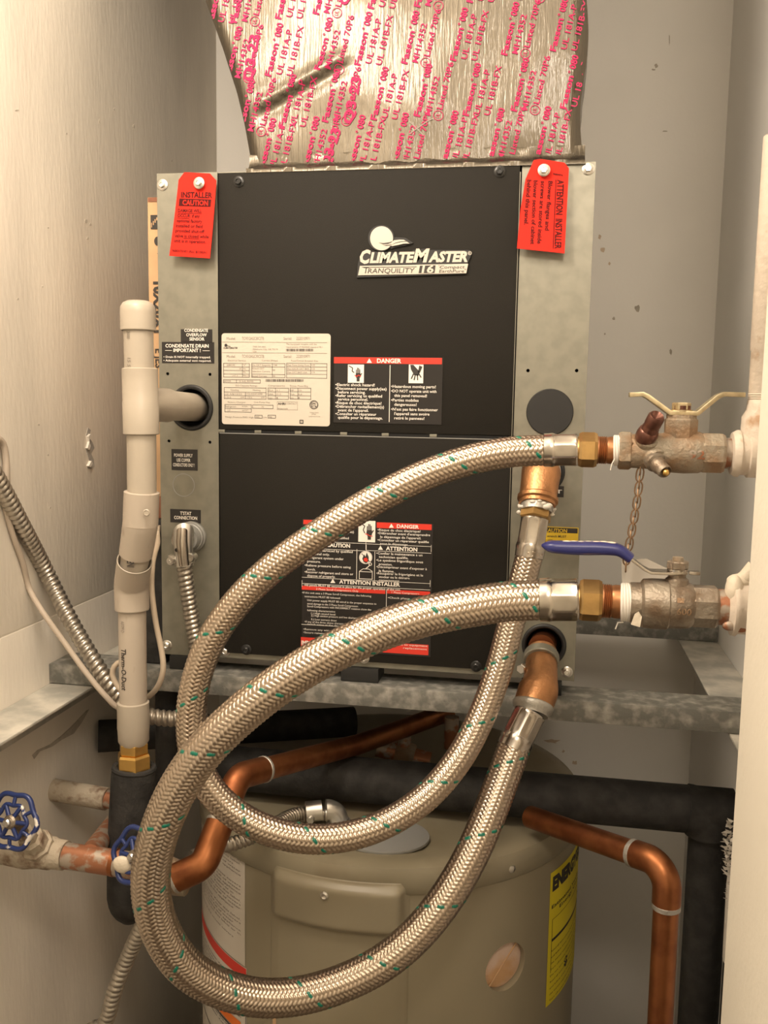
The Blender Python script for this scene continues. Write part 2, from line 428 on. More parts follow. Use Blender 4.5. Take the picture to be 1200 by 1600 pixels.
def blob_on(plane, pts, m, name, parent, th=.0006, n=None):
    """irregular flat patch on a wall, outline given by its corners"""
    if plane == 'x': P = [atx(a, b, XL) for a, b in pts]; nr = V(1, 0, 0)
    else: P = [at(a, b, YB) for a, b in pts]; nr = V(0, -1, 0)
    mb = MB().prism(P, nr, th)
    return mb.build(name, m, parent, ang=0)
def jag(cx, cy, rx, ry, k=14, seed=0, jit=.35):
    r = random.Random(seed)
    return [(cx + rx * math.cos(a) * (1 + r.uniform(-jit, jit)), cy + ry * math.sin(a) * (1 + r.uniform(-jit, jit))) for a in np.linspace(0, 2 * np.pi, k, endpoint=False)]
blob_on('x', [(137, 668), (141, 672), (139, 684), (144, 691), (147, 700), (142, 709), (146, 718), (147, 728), (142, 733), (136, 731), (139, 720), (136, 710), (133, 700), (136, 690), (134, 680)], M['peel'], 'bare_patch', wl)
blob_on('x', [(133, 700), (136, 690), (134, 682), (138, 678), (136, 690), (138, 697), (136, 703)], M['flake'], 'paint_flake', wl, .004)
blob_on('x', [(135, 728), (139, 720), (141, 724), (138, 730)], M['flake'], 'paint_flake', wl, .004)
blob_on('x', [(50, 1180), (58, 1172), (78, 1163), (95, 1150), (108, 1138), (118, 1128), (135, 1110), (139, 1108), (128, 1128), (115, 1146), (96, 1156), (82, 1166), (62, 1174), (53, 1186)], M['smear'], 'scuff', wl)
for k, (a, b, rx, ry) in enumerate([(60, 664, 1.2, 1.6), (75, 711, 1, 1.6), (78, 794, 1, 1.6), (104, 209, 1, 1.8), (178, 171, .8, 2), (209, 197, 1, 3.5), (75, 356, 1.2, 1.2), (134, 346, 2.6, 3.2), (141, 351, 2, 2.4), (137, 372, 1.4, 2.4), (268, 251, .8, 2.2), (66, 448, .8, 1.6), (28, 467, 1.4, 1.6), (155, 190, .7, 4), (114, 1137, 3.4, 4.6), (26, 172, 2.4, 1)]):
    blob_on('x', jag(a, b, rx, ry, 9, k), M['smear'], 'scuff', wl, .0005)
for k, (a, b, rx, ry) in enumerate([(937, 370, 2.6, 4), (942, 390, 3.4, 4.2), (952, 412, 2, 2.6), (996, 482, 5, 5), (959, 498, 2, 3), (945, 522, 1.6, 2), (1025, 103, 2.6, 3), (1021, 109, 3.4, 1.2), (1039, 205, 4, 1), (1046, 62, .7, 9), (1048, 550, 2, 4)]):
    blob_on('y', jag(a, b, rx, ry, 10, 40 + k), M['stain'] if k < 3 else M['smear'], 'stain', wb, .0005)
for k, (a, b, rx, ry) in enumerate([(845, 1188, 14, 6), (862, 1158, 12, 3), (800, 1170, 16, 5), (898, 1192, 4, 3), (880, 1174, 2, 2), (770, 1180, 20, 9), (830, 1205, 12, 4)]):
    blob_on('y', jag(a, b, rx, ry, 12, 70 + k, .45), M['stain'], 'stain', wb, .0005)

# ---------------------------------------------------------------- angle iron
ZR = 1.131; ZL = 1.103
def angle(name, prof, axis, a0, a1, m, label, group):
    """L section (list of 2D points) extruded along an axis"""
    if axis == 'x': P = [(a0, p, q) for p, q in prof]; nr = V(1, 0, 0)
    else: P = [(p, a0, q) for p, q in prof]; nr = V(0, 1, 0)
    o = MB().prism(P, nr, a1 - a0).build(name, m, None, ang=25, bevel=.0012)
    return tag(o, label, 'rail', group)
def Lx(y0, s, wd=.062, h=.027, t=.004):              # front flange hangs down at y0
    return [(y0, ZR), (y0 + s * wd, ZR), (y0 + s * wd, ZR - t), (y0 + s * t, ZR - t), (y0 + s * t, ZR - h), (y0, ZR - h)]
angle('angle_iron_rail', Lx(-.02, 1), 'x', XL + .0005, XR - .0005, M['iron'], 'grey steel angle rail under the front edge of the heat pump', 'angle iron stand')
angle('angle_iron_rail', Lx(.435, 1), 'x', XL + .0005, XR - .0005, M['iron'], 'grey steel angle rail by the back wall behind the heat pump', 'angle iron stand')
def Ly(x0, s, wd=.063, h=.05, t=.004):
    return [(x0, ZL), (x0 + s * wd, ZL), (x0 + s * wd, ZL - t), (x0 + s * t, ZL - t), (x0 + s * t, ZL - h), (x0, ZL - h)]
angle('angle_iron_ledge', Ly(XL + .0005, 1), 'y', -.62, YB - .001, M['ledge'], 'paint-streaked steel ledge running along the left wall', 'angle iron stand')
angle('angle_iron_ledge', Ly(XR - .0005, -1), 'y', -.20, YB - .001, M['ledge'], 'pale steel ledge along the right wall beside the white jamb', 'angle iron stand')

# ================================================================ heat pump
ZB = 1.15; ZT = 1.7816; WU = 0.55; DU = 0.54
HP = empty('heat_pump', (WU / 2, .27, ZB), 'galvanised heat pump cabinet with two black front panels and a silver badge', 'heat pump')
XA, XB = .0825, .463                                   # edges of the black panels
def aw(px, py, y=0.0):
    P = at(px, py, y); return P[0], P[2]
PXM = 1.155 / F                                        # metres per pixel on the front, near enough for small radii
hx, hz = aw(299, 637); kx, kz = aw(287, 758)
holesL = [circ(hx, hz, .0272)] + [circ(*aw(a, b), .0021, 12) for a, b in ((262, 584), (328, 585), (264, 689), (328, 691))]
v, f = plate2d([(0, ZB), (XA - .001, ZB), (XA - .001, ZT), (0, ZT)], holesL, 0, .0015)
MB().add(v, f).build('corner_post', M['galv'], HP, ang=30, recalc=False)
cux, cuz = aw(849, 737); cbx, cbz = aw(850, 1008); plx, plz = aw(859, 644)
holesR = [circ(cux, cuz, .0235), circ(cbx, cbz, .0250), circ(plx, plz, .0270)] + [circ(*aw(a, b), .0021, 12) for a, b in ((825, 579), (901, 579))]
v, f = plate2d([(XB + .001, ZB), (WU, ZB), (WU, ZT), (XB + .001, ZT)], holesR, 0, .0015)
MB().add(v, f).build('corner_post', M['galv'], HP, ang=30, recalc=False)
# shell: side, top, bottom, back sheets and the dark inside
sh = MB()
sh.box((0, .0015, ZB), (.0015, DU, ZT)); sh.box((WU - .0015, .0015, ZB), (WU, DU, ZT))
sh.box((.0015, .0015, ZT - .0015), (WU - .0015, DU, ZT)); sh.box((.0015, .0015, ZB), (WU - .0015, DU, ZB + .0015)); sh.box((.0015, DU - .0015, ZB + .0015), (WU - .0015, DU, ZT - .0015))
sh.build('cabinet', M['galv'], HP, ang=30)
MB().box((.003, .03, ZB + .003), (WU - .003, .034, ZT - .003)).build('dark_inside_sheet', M['dark'], HP)  # near-black sheet behind the holes, standing in for the shade inside the cabinet
MB().box((XA, .0005, ZB + .0006), (XB, .006, ZB + .0075)).build('base_flange', M['galv'], HP)
ZM = 1.4565
MB().box((XA + .0012, -.0034, ZM + .0005), (XB - .0012, .0, ZT - .002)).build('upper_panel', M['panel'], HP, bevel=.0009)
MB().box((XA + .0012, -.0028, ZB + .008), (XB - .0012, .0, ZM - .0042)).build('lower_panel', M['panel'], HP, bevel=.0009)
MB().box((XA + .001, -.0022, ZM - .0040), (XB - .001, .0, ZM + .0003)).build('panel_joint', M['dark'], HP)
for k, (a, b) in enumerate(((346, 403), (466, 537), (602, 677))):   # slots with bright tabs at both ends
    for q in (a, b):
        X, Z = aw(q, 674 + .01 * (q - 346), -.003)
        MB().box((X - .0045, -.0036, ZM - .0035), (X + .0045, -.0022, ZM + .0002)).build('tab', M['galv'], HP, bevel=.0003)
MB().box((XA + .0012, -.0030, ZM - .0050), (XB - .0012, -.0022, ZM - .0040)).build('panel_edge', M['greyrub'], HP)
MB().box((XB - .0012, -.0030, ZB + .01), (XB - .0004, .0005, ZT - .01)).build('panel_edge', M['galv'], HP)
# plug and grommets
MB().lathe((plx, .001, plz), (plx, -.01, plz), [(0, .0285), (.0025, .0285), (.0035, .0275), (.0035, .0)], 40, cap=False).build('hole_plug', M['black'], HP)
for X, Z, R in ((hx, hz, .0272), (cux, cuz, .0235), (cbx, cbz, .0250)):
    MB().ring((X, -.0005, Z), (0, 1, 0), R, .0030, 40, 10).build('grommet', M['black'], HP)
MB().ring((kx, -.0001, kz), (0, 1, 0), .0150, .0005, 40, 6).build('knockout', M['greyrub'], HP)

_scr = {}
def screw(px, py, y, m, parent, R=.0058, tilt=None):
    if (m.name, R) not in _scr:
        mb = MB()
        mb.lathe((0, 0, 0), (0, -1, 0), [(0, R * 1.15), (.0007, R * 1.25), (.0016, R * 1.0)], 24)
        mb.lathe((0, -.0014, 0), (0, -1, 0), [(0, R * .80), (.0030, R * .80), (.0038, R * .62), (.0038, R * .45), (.0026, R * .38)], 6)
        v = np.concatenate(mb.v); me = bpy.data.meshes.new('screw'); me.from_pydata(v.tolist(), [], mb.f); me.update()
        bm = bmesh.new(); bm.from_mesh(me); bmesh.ops.recalc_face_normals(bm, faces=bm.faces); bm.to_mesh(me); bm.free()
        finish(me, m, 40); _scr[(m.name, R)] = me
    o = link_mesh('screw', _scr[(m.name, R)], at(px, py, y), parent)
    o.rotation_euler = (0, (px * 7 + py * 3) % 60 / 57.0, 0)
    return o
for a, b in ((254, 289), (311, 286), (850, 266), (919, 264), (261, 1008), (352, 1017), (886, 1050)):
    screw(a, b, -.0145 if (a, b) in ((311, 286), (850, 266)) else 0, M['screw'], HP)
for a, b in ((373, 284), (781, 268), (385, 1015), (744, 1041)): screw(a, b, -.0034, M['blkscrew'], HP)
screw(569, 1028, -.003, M['screw'], HP)
for a, b in ((311, 286), (850, 266)):                  # shanks of the screws that carry the tags
    P = at(a, b, -.0145); MB().cyl(P + V(0, .001, 0), (P[0], .004, P[2]), .0022, n=12).build('screw_shank', M['screw'], HP)
for X0, X1 in ((.012, .06), (.485, .535), (.25, .30)):
    MB().box((X0, -.006, ZR + .0004), (X1, .04, ZB - .0003)).build('rubber_pad', M['black'], HP, bevel=.001)
for X0, X1 in ((.012, .06), (.485, .535)):
    MB().box((X0, .45, ZR + .0004), (X1, .49, ZB - .0003)).build('rubber_pad', M['black'], HP, bevel=.001)

# ---------------------------------------------------------------- labels on the cabinet
def sheet(name, x0, y0, x1, y1, y, m, parent, th=.0005, rad=0):
    ym = (y0 + y1) / 2; xm = (x0 + x1) / 2
    X0 = at(x0, ym, y)[0]; X1 = at(x1, ym, y)[0]; Z0 = at(xm, y1, y)[2]; Z1 = at(xm, y0, y)[2]
    if not rad:
        return MB().box((X0, y, Z0), (X1, y + th, Z1)).build(name, m, parent)
    P = []
    for cx, cz, a0 in ((X1 - rad, Z1 - rad, 0), (X0 + rad, Z1 - rad, 90), (X0 + rad, Z0 + rad, 180), (X1 - rad, Z0 + rad, 270)):
        for q in np.linspace(a0, a0 + 90, 6): P.append((cx + rad * math.cos(math.radians(q)), y, cz + rad * math.sin(math.radians(q))))
    return MB().prism(P, (0, 1, 0), th).build(name, m, parent, ang=30)

YP = -.0042                                            # label face on the panels
R_ = sheet('rating_label', 346.5, 521, 516, 664.5, YP, M['white'], HP, .0006, .004)
R_['label'] = 'white rating label with tables of small print'
g = Lines(YP - .0003); k_ = Lines(YP - .0003)
for yy in (531, 559):
    g.t(354, 368, yy, 4.2, 'Model:'); g.t(378, 412.5, yy, 4.6, 'TCV012AGC30CSTB'); g.t(443, 456, yy, 4.2, 'Serial:'); g.t(463, 484, yy, 4.6, '222010971')
k_.t(349, 371, 545, 2.6, 'CLIMATEMASTER', .02, .3); k_.c(353, 539.5, 2.4, 14); k_.l(355, 540.5, 360, 541.2, .9)
g.t(395, 415, 543, 2.4, '7300 SW 44th'); g.t(395, 434, 547, 2.4, 'Oklahoma City, OK 73179'); g.t(395, 401, 550.5, 2.2, 'USA')
g.t(447, 495, 539, 2.6, 'The equipment complies with the'); g.t(447, 504, 543.5, 2.6, 'requirements of ASHRAE standard 90.1')
g.r(347, 534.6, 511, 535.2); g.r(347, 551.2, 511, 551.8)
rb = random.Random(3)
def bars(ln, x0, x1, y0, y1):
    x = x0
    while x < x1:
        q = rb.choice((.5, .8, 1.2)); ln.r(x, y0, min(x1, x + q), y1); x += q + rb.choice((.5, .7, 1.0))
bars(k_, 447, 490, 545, 549); bars(k_, 415, 474, 592.5, 596.5)
g.t(356, 384, 564.5, 2.6, 'Electrical Service'); g.t(409, 434, 564.5, 2.6, 'Current (Amps)'); g.t(455, 497, 565, 2.6, 'Fuse/Circuit Breaker Size')
for q in ((349, 567.5, 390, 589.5), (393, 567.5, 445.5, 590), (447.5, 567.5, 511, 591), (349, 593, 407, 598.5), (350, 605.5, 416, 623.5), (418.5, 606, 451, 624), (453, 606, 486, 624), (351, 632, 393, 644), (394.5, 632.5, 427, 638.5), (398, 648.5, 410, 653.5), (418.5, 648.5, 431, 653.5)):
    k_.o(*q, .6)
for q in ((349, 573, 390), (349, 578.6, 390), (349, 584.2, 390), (393, 573, 445), (393, 584.6, 445), (447.5, 573, 511), (447.5, 578.6, 511), (447.5, 584.4, 511), (350, 612.5, 416), (350, 618, 416), (418.5, 612, 451), (418.5, 618, 451), (453, 612, 486), (453, 618, 486), (351, 638, 393)):
    k_.r(q[0], q[1], q[2], q[1] + .55)
for q in ((378.5, 567.5, 589.5), (425, 567.5, 590), (485, 567.5, 585), (369, 593, 598.5), (383, 612.5, 623.5), (430, 606, 624), (465, 606, 624)):
    k_.r(q[0], q[1], q[0] + .55, q[2])
for a, b, y, s in ((354, 367, 571.6, '208/230'), (374, 377, 577.2, '60'), (363, 372, 588.2, '197 V'), (380, 384, 571.6, 'V'), (380, 384, 577.2, 'Hz'), (380, 384, 582.8, 'Ph'), (379.5, 389, 588.2, 'Min V'), (394, 423, 571.8, 'Min CKT Ampacity'), (394, 413, 577, 'Branch CKT'), (394, 422, 581.5, 'Selection Current'), (394, 417, 588.8, 'Rated Current'), (427, 433, 571.8, '7.88'), (426, 430, 579.5, '00'), (426, 430, 588.8, '00'), (448.5, 483, 571.8, 'Max Time Delay Fuse'), (448.5, 483, 577.4, 'Max HACR CKT BKR'), (448.5, 480, 583, 'Max CKT BKR USA'), (487, 492, 571.8, '15'), (487, 492, 577.4, '15'), (487, 492, 583, '15'), (350, 361, 596.8, 'SCCR'), (374, 396, 597, '5 kA RMS'), (368, 402, 603.6, 'ISO Capacity Ratings'), (419, 445, 603.8, 'Compressor(s)'), (453, 481, 604.2, 'Blower Motor/Eng'), (360, 373, 610.4, 'Cooling'), (395, 407, 610.6, 'Heating'), (352, 378, 616.6, '12/ 4/8/12/23'), (384.5, 410, 616.8, '(12)-4/24/14/98'), (352, 361, 622, '1.0/.5'), (376, 382, 622, 'kW'), (386, 394, 622.2, '1.0/.6'), (408, 414, 622.4, 'kW'), (420, 427, 611, 'FLA'), (420, 427, 617, 'LRA'), (420, 426, 622.8, 'Qty'), (432, 437, 611, '5.1'), (432, 439, 617, '31.0'), (432, 434, 622.8, '1'), (454, 459, 611, 'HP'), (454, 460, 617, 'FLA'), (454, 459, 622.8, 'Qty'), (466, 471, 611, '1/10'), (466, 472, 617, '0.6'), (466, 468, 622.8, '1'), (356, 383, 629.6, 'Factory Charged'), (397, 422, 629.8, 'Unit Pump Max'), (352, 369, 636.2, 'Refrigerant'), (378, 387, 636.2, '410A'), (356, 360, 642.4, '17'), (378, 388, 642.4, 'oz/CKT'), (409, 412, 636.8, 'N'), (352, 396, 653, 'Design Pressure PSIG: High'), (400, 405, 652.4, '600'), (411, 417, 653, 'Low'), (420, 425, 652.6, '350'), (447, 464, 632, 'CONTACT'), (434, 450, 639.6, 'Intertek')):
    g.t(a, b, y, 2.5, s)
k_.t(434, 446, 632.4, 3.2, 'AHRI', .03); g.o(433, 627.5, 465, 640.5, .4)
k_.c(490.5, 632.5, 6.9, 28, .9); k_.c(490.5, 632.5, 5.4, 28, .5); k_.t(486.6, 494.4, 635.6, 6, 'ETL', .02)
g.t(484, 498, 645.4, 1.8, 'Intertek'); g.t(487, 494, 648, 1.8, 'LISTED'); g.t(482, 500, 651.5, 1.8, 'Conforms to UL Std'); k_.o(468, 656, 474, 662, 1.1); g.t(469.5, 472.5, 661, 3.5, 'C')
g.build('lettering', M['greyink'], R_); k_.build('print', M['ink'], R_)

def hand_pic(ln, x, y, s):
    ln.p([(x - 3.2 * s, y + 3 * s), (x + 3.4 * s, y + 3 * s), (x + 4 * s, y - 1 * s), (x + 3.6 * s, y - 4 * s), (x - 3.4 * s, y - 4 * s), (x - 4 * s, y)])
    ln.p([(x - 2.4 * s, y + 3 * s), (x + 2.4 * s, y + 3 * s), (x + 2.2 * s, y + 9 * s), (x - 2.2 * s, y + 9 * s)])
    for dx, h in ((-2.7, 9.5), (-.9, 12.5), (.9, 12), (2.6, 9.8)):
        ln.r(x + (dx - .62) * s, y - h * s, x + (dx + .62) * s, y - 3.6 * s)
    ln.p([(x + 3 * s, y + 2 * s), (x + 6.4 * s, y - 3.4 * s), (x + 5.4 * s, y - 4.4 * s), (x + 3 * s, y - 1 * s)])
def hazard(ln, x, y, h):
    ln.p([(x - h * .6, y), (x + h * .6, y), (x, y - h)])

D_ = sheet('danger_label', 521.5, 558, 691, 662, YP, M['blk'], HP); D_['label'] = 'black danger label with a red heading between the rating label and the panel edge'
r = Lines(YP - .0003); r.r(521.8, 558.6, 690.5, 568.4); r.build('heading_bar', M['red'], D_)
w_ = Lines(YP - .0006); q = Lines(YP - .0009); rr = Lines(YP - .0012)
hazard(w_, 577, 567, 7); w_.t(589, 627, 567, 6.4, 'DANGER', .03)
w_.r(543.5, 569.6, 568.6, 598.2); w_.r(638.6, 569.6, 661.4, 598.8); w_.r(608.3, 570.5, 609.3, 659.5)
for a, b, y, s in ((524, 585.5, 603.4, '•Electric shock hazard!'), (524, 604, 609.4, '•Disconnect power supply(ies)'), (528, 571, 615, 'before servicing.'), (524, 597, 620.6, '•Refer servicing to qualified'), (528, 575, 626, 'service personnel.'), (524, 596, 631.8, '•Risque de choc électrique!'), (524, 600, 637.6, '•Débrancher ravitaillement(s)'), (528, 576, 643.2, "avant de l'appareil."), (524, 588, 649, '•Consulter un réparateur'), (528, 598, 654.8, 'qualifie pour le dépannage.'),
                   (611, 681, 606.2, '•Hazardous moving parts!'), (611, 682, 613.4, '•DO NOT operate unit with'), (616, 667, 620.4, 'this panel removed!'), (611, 654, 627.4, '•Parties mobiles'), (616, 651, 634.2, 'dangereuses!'), (611, 684, 642, "•N'est pas faire fonctionner"), (616, 671, 648.8, "l'appareil sans avoire"), (616, 663, 655.6, 'retiré le panneau!')):
    w_.t(a, b, y, 4.3, s, .012)
w_.build('lettering', M['whiteink'], D_)
hand_pic(q, 559.5, 587, 1.0)
for a in ((545, 571.5, 551, 575), (551, 575, 550, 580), (550, 580, 553.5, 582)): q.l(*a, 1.4)
q.build('pictogram', M['ink'], D_); q = Lines(YP - .0009)
q.p([(641, 570), (646, 570), (655, 580), (654, 587), (647, 586), (642, 577)])
for a in ((646, 584, 642.5, 592), (649, 585, 647, 594), (652, 585, 652.5, 594), (654, 583, 658, 590)): q.l(*a, 1.8)
q.p([(655, 571), (660, 573), (656, 583), (653, 582)])
q.build('pictogram', M['ink'], D_)
for a in ((554, 586, 557.5, 588.5), (557.5, 588.5, 560, 586), (560, 586, 564, 588)): rr.l(*a, 1.2)
rr.build('spark', M['red'], D_)

W2 = sheet('warning_label', 472, 815, 675, 1020.5, -.0037, M['blk'], HP); W2['label'] = 'large black warning label with red bars on the lower panel'
YL = -.0041
for q4 in ((474, 813.6, 557, 820.6), (588.6, 817.6, 674.6, 826.6), (471.5, 918.5, 602, 924.6), (604.5, 922.8, 672, 929), (470, 1001.5, 669.5, 1017.5)):
    Lines(YL).r(*q4).build('heading_bar', M['red'], W2)
w_ = Lines(YL - .0003); q = Lines(YL - .0006); rr = Lines(YL - .0009)
w_.r(560, 813.6, 586.4, 847)
hazard(w_, 488, 820.4, 5.4); w_.t(497, 538, 820.4, 5.4, 'DANGER', .03); hazard(w_, 611.5, 824.6, 6.4); w_.t(620, 654.5, 825.4, 5.4, 'DANGER', .03)
w_.o(474, 847, 572, 859, .6); w_.o(572, 851.6, 674, 862.6, .6); hazard(w_, 503, 853.6, 6.4); w_.t(510, 547, 855, 5.8, 'CAUTION', .03); hazard(w_, 594.5, 859, 6.4); w_.t(603, 652, 860.6, 5.8, 'ATTENTION', .03)
w_.o(471.6, 906.6, 672.4, 917, .6); hazard(w_, 520, 911, 6.6); w_.t(530, 625, 914, 5.8, 'ATTENTION INSTALLER', .03)
w_.r(557, 858, 557.7, 905); w_.r(585, 862, 585.7, 907); w_.r(603, 922, 603.7, 990); w_.r(471, 979, 600, 979.7); w_.r(600, 991, 669.5, 991.7)
for a, b, y, s in ((480, 539, 826, '•Electric shock hazard!'), (480, 553, 831.4, '•Disconnect power supply (ies)'), (484, 522, 836.4, 'before servicing!'), (480, 545, 841.4, '•Refer servicing to qualified'), (484, 524, 846, 'service personnel.'),
                   (590, 657, 830.8, '•Risque de choc électrique!'), (590, 672, 836.2, "•Débrancher avant d'entreprendre"), (594, 658, 841.6, "le dépannage de l'appareil."), (590, 670, 847, '•Consulter un réparateur qualifie'), (594, 638, 852, 'pour le dépannage.'),
                   (476, 551, 862.4, '•Unit to be serviced by qualified'), (480, 515, 867.4, 'personnel only.'), (476, 537, 873.8, '•Refrigerant system under'), (480, 501, 879, 'pressure.'), (476, 548, 886.4, '•Relieve pressure before using'), (480, 493, 891.4, 'torch.'), (476, 552, 897, '•Recover refrigerant and store or'), (480, 524, 902, 'dispose of properly.'),
                   (588, 660, 867.6, '•Confier la maintenance a un'), (592, 638, 872.6, 'technician qualifie.'), (588, 661, 878.4, '•Le système frigorifique sous'), (592, 613, 883.4, 'pression.'), (588, 667, 889, "•Décomprimer avant d'exposer à"), (592, 616, 894, 'la flamme.'), (588, 661, 899, '•Récupérer le frigorigène et le'), (592, 640, 904, 'stocker ou le détruire'), (592, 624, 908.8, 'correctement'),
                   (475, 626, 919.4, '•All panels MUST BE secured in place for the proper operation of the unit.')):
    w_.t(a, b, y, 3.6, s, .008)
for a, b, y, s in ((472, 580, 930, '•If this unit uses a 3 Phase Scroll Compressor, the following'), (476, 532, 934.6, 'instructions MUST BE followed:'), (480, 588, 942, 'Unit power supply MUST BE wired in the proper sequence to'), (480, 560, 946.6, 'avoid damage to the 3 Phase Scroll Compressor.'), (480, 580, 951.4, 'Scroll Compressors with INCORRECT rotation show the'), (480, 524, 956, 'following characteristics:'), (486, 524, 960.6, '1.) High sound level'), (486, 560, 965.2, '2.) High suction pressure and low discharge'), (486, 526, 970, '3.) Low current draw'), (476, 548, 974.6, '•If any of the three above characteristics'), (480, 545, 978.4, 'switch wires at the disconnect'), (474, 520, 985.6, '•Remove any wiring'), (474, 512, 990.4, '•Secure remaining'), (606, 640, 936, '•Check phase')):
    w_.t(a, b, y, 3.0, s)
w_.t(471, 512, 1008.5, 6.6, 'IMPORTANT', .03)
w_.t(592, 668, 1008.6, 3, 'adjacent parts to equipment'); w_.t(630, 667, 1014.8, 3, 'replacement')
w_.t(494, 560, 923.4, 3, '3 Phase Scroll Compressors Only'); w_.t(612, 655, 928, 3, '1 Phase Compressors')
w_.c(571.4, 871, 10.2, 28, .9); w_.c(571.4, 871, 9, 28)
w_.o(561, 893, 582, 905, .8); w_.l(561, 893, 567, 889, .8); w_.l(582, 893, 576, 889, .8); w_.r(567, 888.5, 576, 889.3); w_.l(571, 889, 576, 885, 1.2); w_.l(576, 885, 578, 882, 1.2); w_.c(578.5, 881.5, 2.6, 14, .9)
w_.build('lettering', M['whiteink'], W2)
hand_pic(q, 577, 833, 1.15)
for a in ((562, 816, 570, 822), (570, 822, 567.5, 828), (567.5, 828, 570, 833)): q.l(*a, 1.5)
q.p([(568, 878), (566, 873), (569, 866), (571, 870), (573, 863), (576, 870), (576, 877), (572, 880)])
q.l(565, 865, 578, 878, 1.0); q.t(563, 580, 899, 2.6, 'RECOVER'); q.build('pictogram', M['ink'], W2)
for a in ((570.5, 834, 574.5, 835), (574.5, 835, 577, 837), (577, 837, 582, 838)): rr.l(*a, 1.1)
rr.build('spark', M['red'], W2); Lines(YL - .0009).p([(569, 877), (568, 873), (572, 871), (575, 874), (574, 878)]).build('flame', M['red'], W2)

def black_label(name, rects, texts, lab, extra=None, m='blk', ink='whiteink'):
    Y = -.0006
    mb = MB()
    for (x0, y0, x1, y1) in rects:
        X0 = at(x0, (y0 + y1) / 2, Y)[0]; X1 = at(x1, (y0 + y1) / 2, Y)[0]
        mb.box((X0, Y, at((x0 + x1) / 2, y1, Y)[2]), (X1, Y + .0005, at((x0 + x1) / 2, y0, Y)[2]))
    o = mb.build(name, M[m], HP); o['label'] = lab
    ln = Lines(Y - .0003)
    for a in texts: ln.t(*a)
    if extra:
        for e in extra: ln.r(*e)
    ln.build('lettering', M[ink], o); return o
black_label('drain_label', [(282.5, 514.5, 331.5, 535), (253, 534.5, 334.5, 567.5)], [(288, 325, 518.5, 4.6, 'CONDENSATE', .02), (291, 323, 525.5, 4.6, 'OVERFLOW', .02), (296, 319.5, 532, 4.6, 'SENSOR', .02), (258.5, 326, 543, 5.2, 'CONDENSATE DRAIN', .02), (271, 313.5, 550, 5.2, 'IMPORTANT !', .02), (255.5, 329, 559.4, 3.2, '• Drain IS NOT internally trapped.', .01), (255.5, 330, 565, 3.2, '• Adequate external vent required.', .01)], 'black condensate drain label with white lettering', [(258, 547.2, 268.5, 547.9), (316.5, 547.6, 327.5, 548.3)])
black_label('power_label', [(268, 702, 308.5, 735)], [(272, 301, 714, 5, 'POWER SUPPLY', .012), (276, 297.5, 721.5, 5, 'USE COPPER', .012), (270.5, 304, 729, 5, 'CONDUCTORS ONLY !', .012)], 'black power supply label')
black_label('thermostat_label', [(266, 796, 313.5, 817)], [(281.5, 299, 804.6, 5, "T'STAT", .02), (272, 308, 811.6, 5, 'CONNECTION', .02)], 'black thermostat connection label')
black_label('water_out_label', [(838, 759, 881, 776.5)], [(846, 878, 770.5, 5.6, 'OUT', .02)], 'black water connection label behind the upper elbow')
black_label('water_in_label', [(823, 945, 869.5, 969)], [(828, 864, 960, 5.6, 'WATER IN', .02)], 'black water connection label above the lower hole')
cl = black_label('caution_label', [(846, 823.5, 903.5, 853)], [(851, 885, 839.6, 3.6, 'a wrench MUST', .01), (849, 880, 846.6, 3.6, 'BE USED on water', .01)], 'yellow caution label on the right post', m='yellow', ink='ink')
b_ = Lines(-.0009); b_.r(847, 824.6, 902.5, 832.4); b_.build('heading_bar', M['ink'], cl)
b_ = Lines(-.0012); b_.t(850.5, 886, 831.6, 5.6, 'CAUTION', .02); b_.build('heading', M['yellow'], cl)

# ---------------------------------------------------------------- badge
BY = -.0036
bd = MB()
def bpoly(pts, y, th): return [at(a, b, y) for a, b in pts]
outer = [(558, 434), (728, 428.5), (731, 411), (737, 398), (734, 391), (672, 391), (664, 389), (646, 391), (641, 396), (575, 393), (563, 401), (560, 412)]
bd.prism([at(a, b, BY) for a, b in outer], (0, -1, 0), .0022)
bd.prism([at(596 + 20.5 * math.cos(t), 372.5 + 20.5 * math.sin(t), BY) for t in np.linspace(0, 2 * np.pi, 36, endpoint=False)], (0, -1, 0), .0020)
bd.prism([at(a, b, BY) for a, b in ((611, 389), (606, 376), (618, 371), (634, 372), (646, 380), (634, 384), (622, 386))], (0, -1, 0), .0018)
BG = bd.build('badge', M['black'], HP, ang=30); BG['label'] = 'silver and black maker badge with a sun emblem'
e = MB()
BF = BY - .0023
e.prism([at(596.3 + 17.8 * math.cos(t), 372.5 + 18.8 * math.sin(t), BF) for t in np.linspace(0, 2 * np.pi, 48, endpoint=False)], (0, -1, 0), .0008)
e.prism([at(a, b, BF - .0009) for a, b in ((611, 379.5), (616, 375.5), (624, 374.6), (631, 374.8), (634.5, 377), (626, 377.4), (618, 379.4), (612, 382.6))], (0, -1, 0), .0008)
e.prism([at(a, b, BF - .0009) for a, b in ((610, 384), (618, 380.4), (627, 378.4), (636, 377.8), (640, 380.6), (631, 380.8), (622, 383), (613, 384.6))], (0, -1, 0), .0008)
e.build('emblem', M['silver'], BG, ang=30)
s_ = Lines(BF - .0012)
s_.p([(591.5, 379.2), (600, 379.8), (609, 378.4), (613, 376.8), (612, 378.6), (606, 381), (599, 381.4)]); s_.p([(596, 382), (602, 383), (609, 382.4), (611, 381.4), (609.5, 383.4), (603, 384)])
s_.build('emblem_mark', M['ink'], BG)
n_ = Lines(BF - .0004)
n_.t(562, 579, 410.8, 19, 'C', .05, .22); n_.t(577.5, 647.5, 409.8, 14.8, 'LIMATE', .05, .22); n_.t(645, 671, 408.8, 18.8, 'M', .05, .22); n_.t(669, 730.5, 408.6, 14.8, 'ASTER', .05, .22)
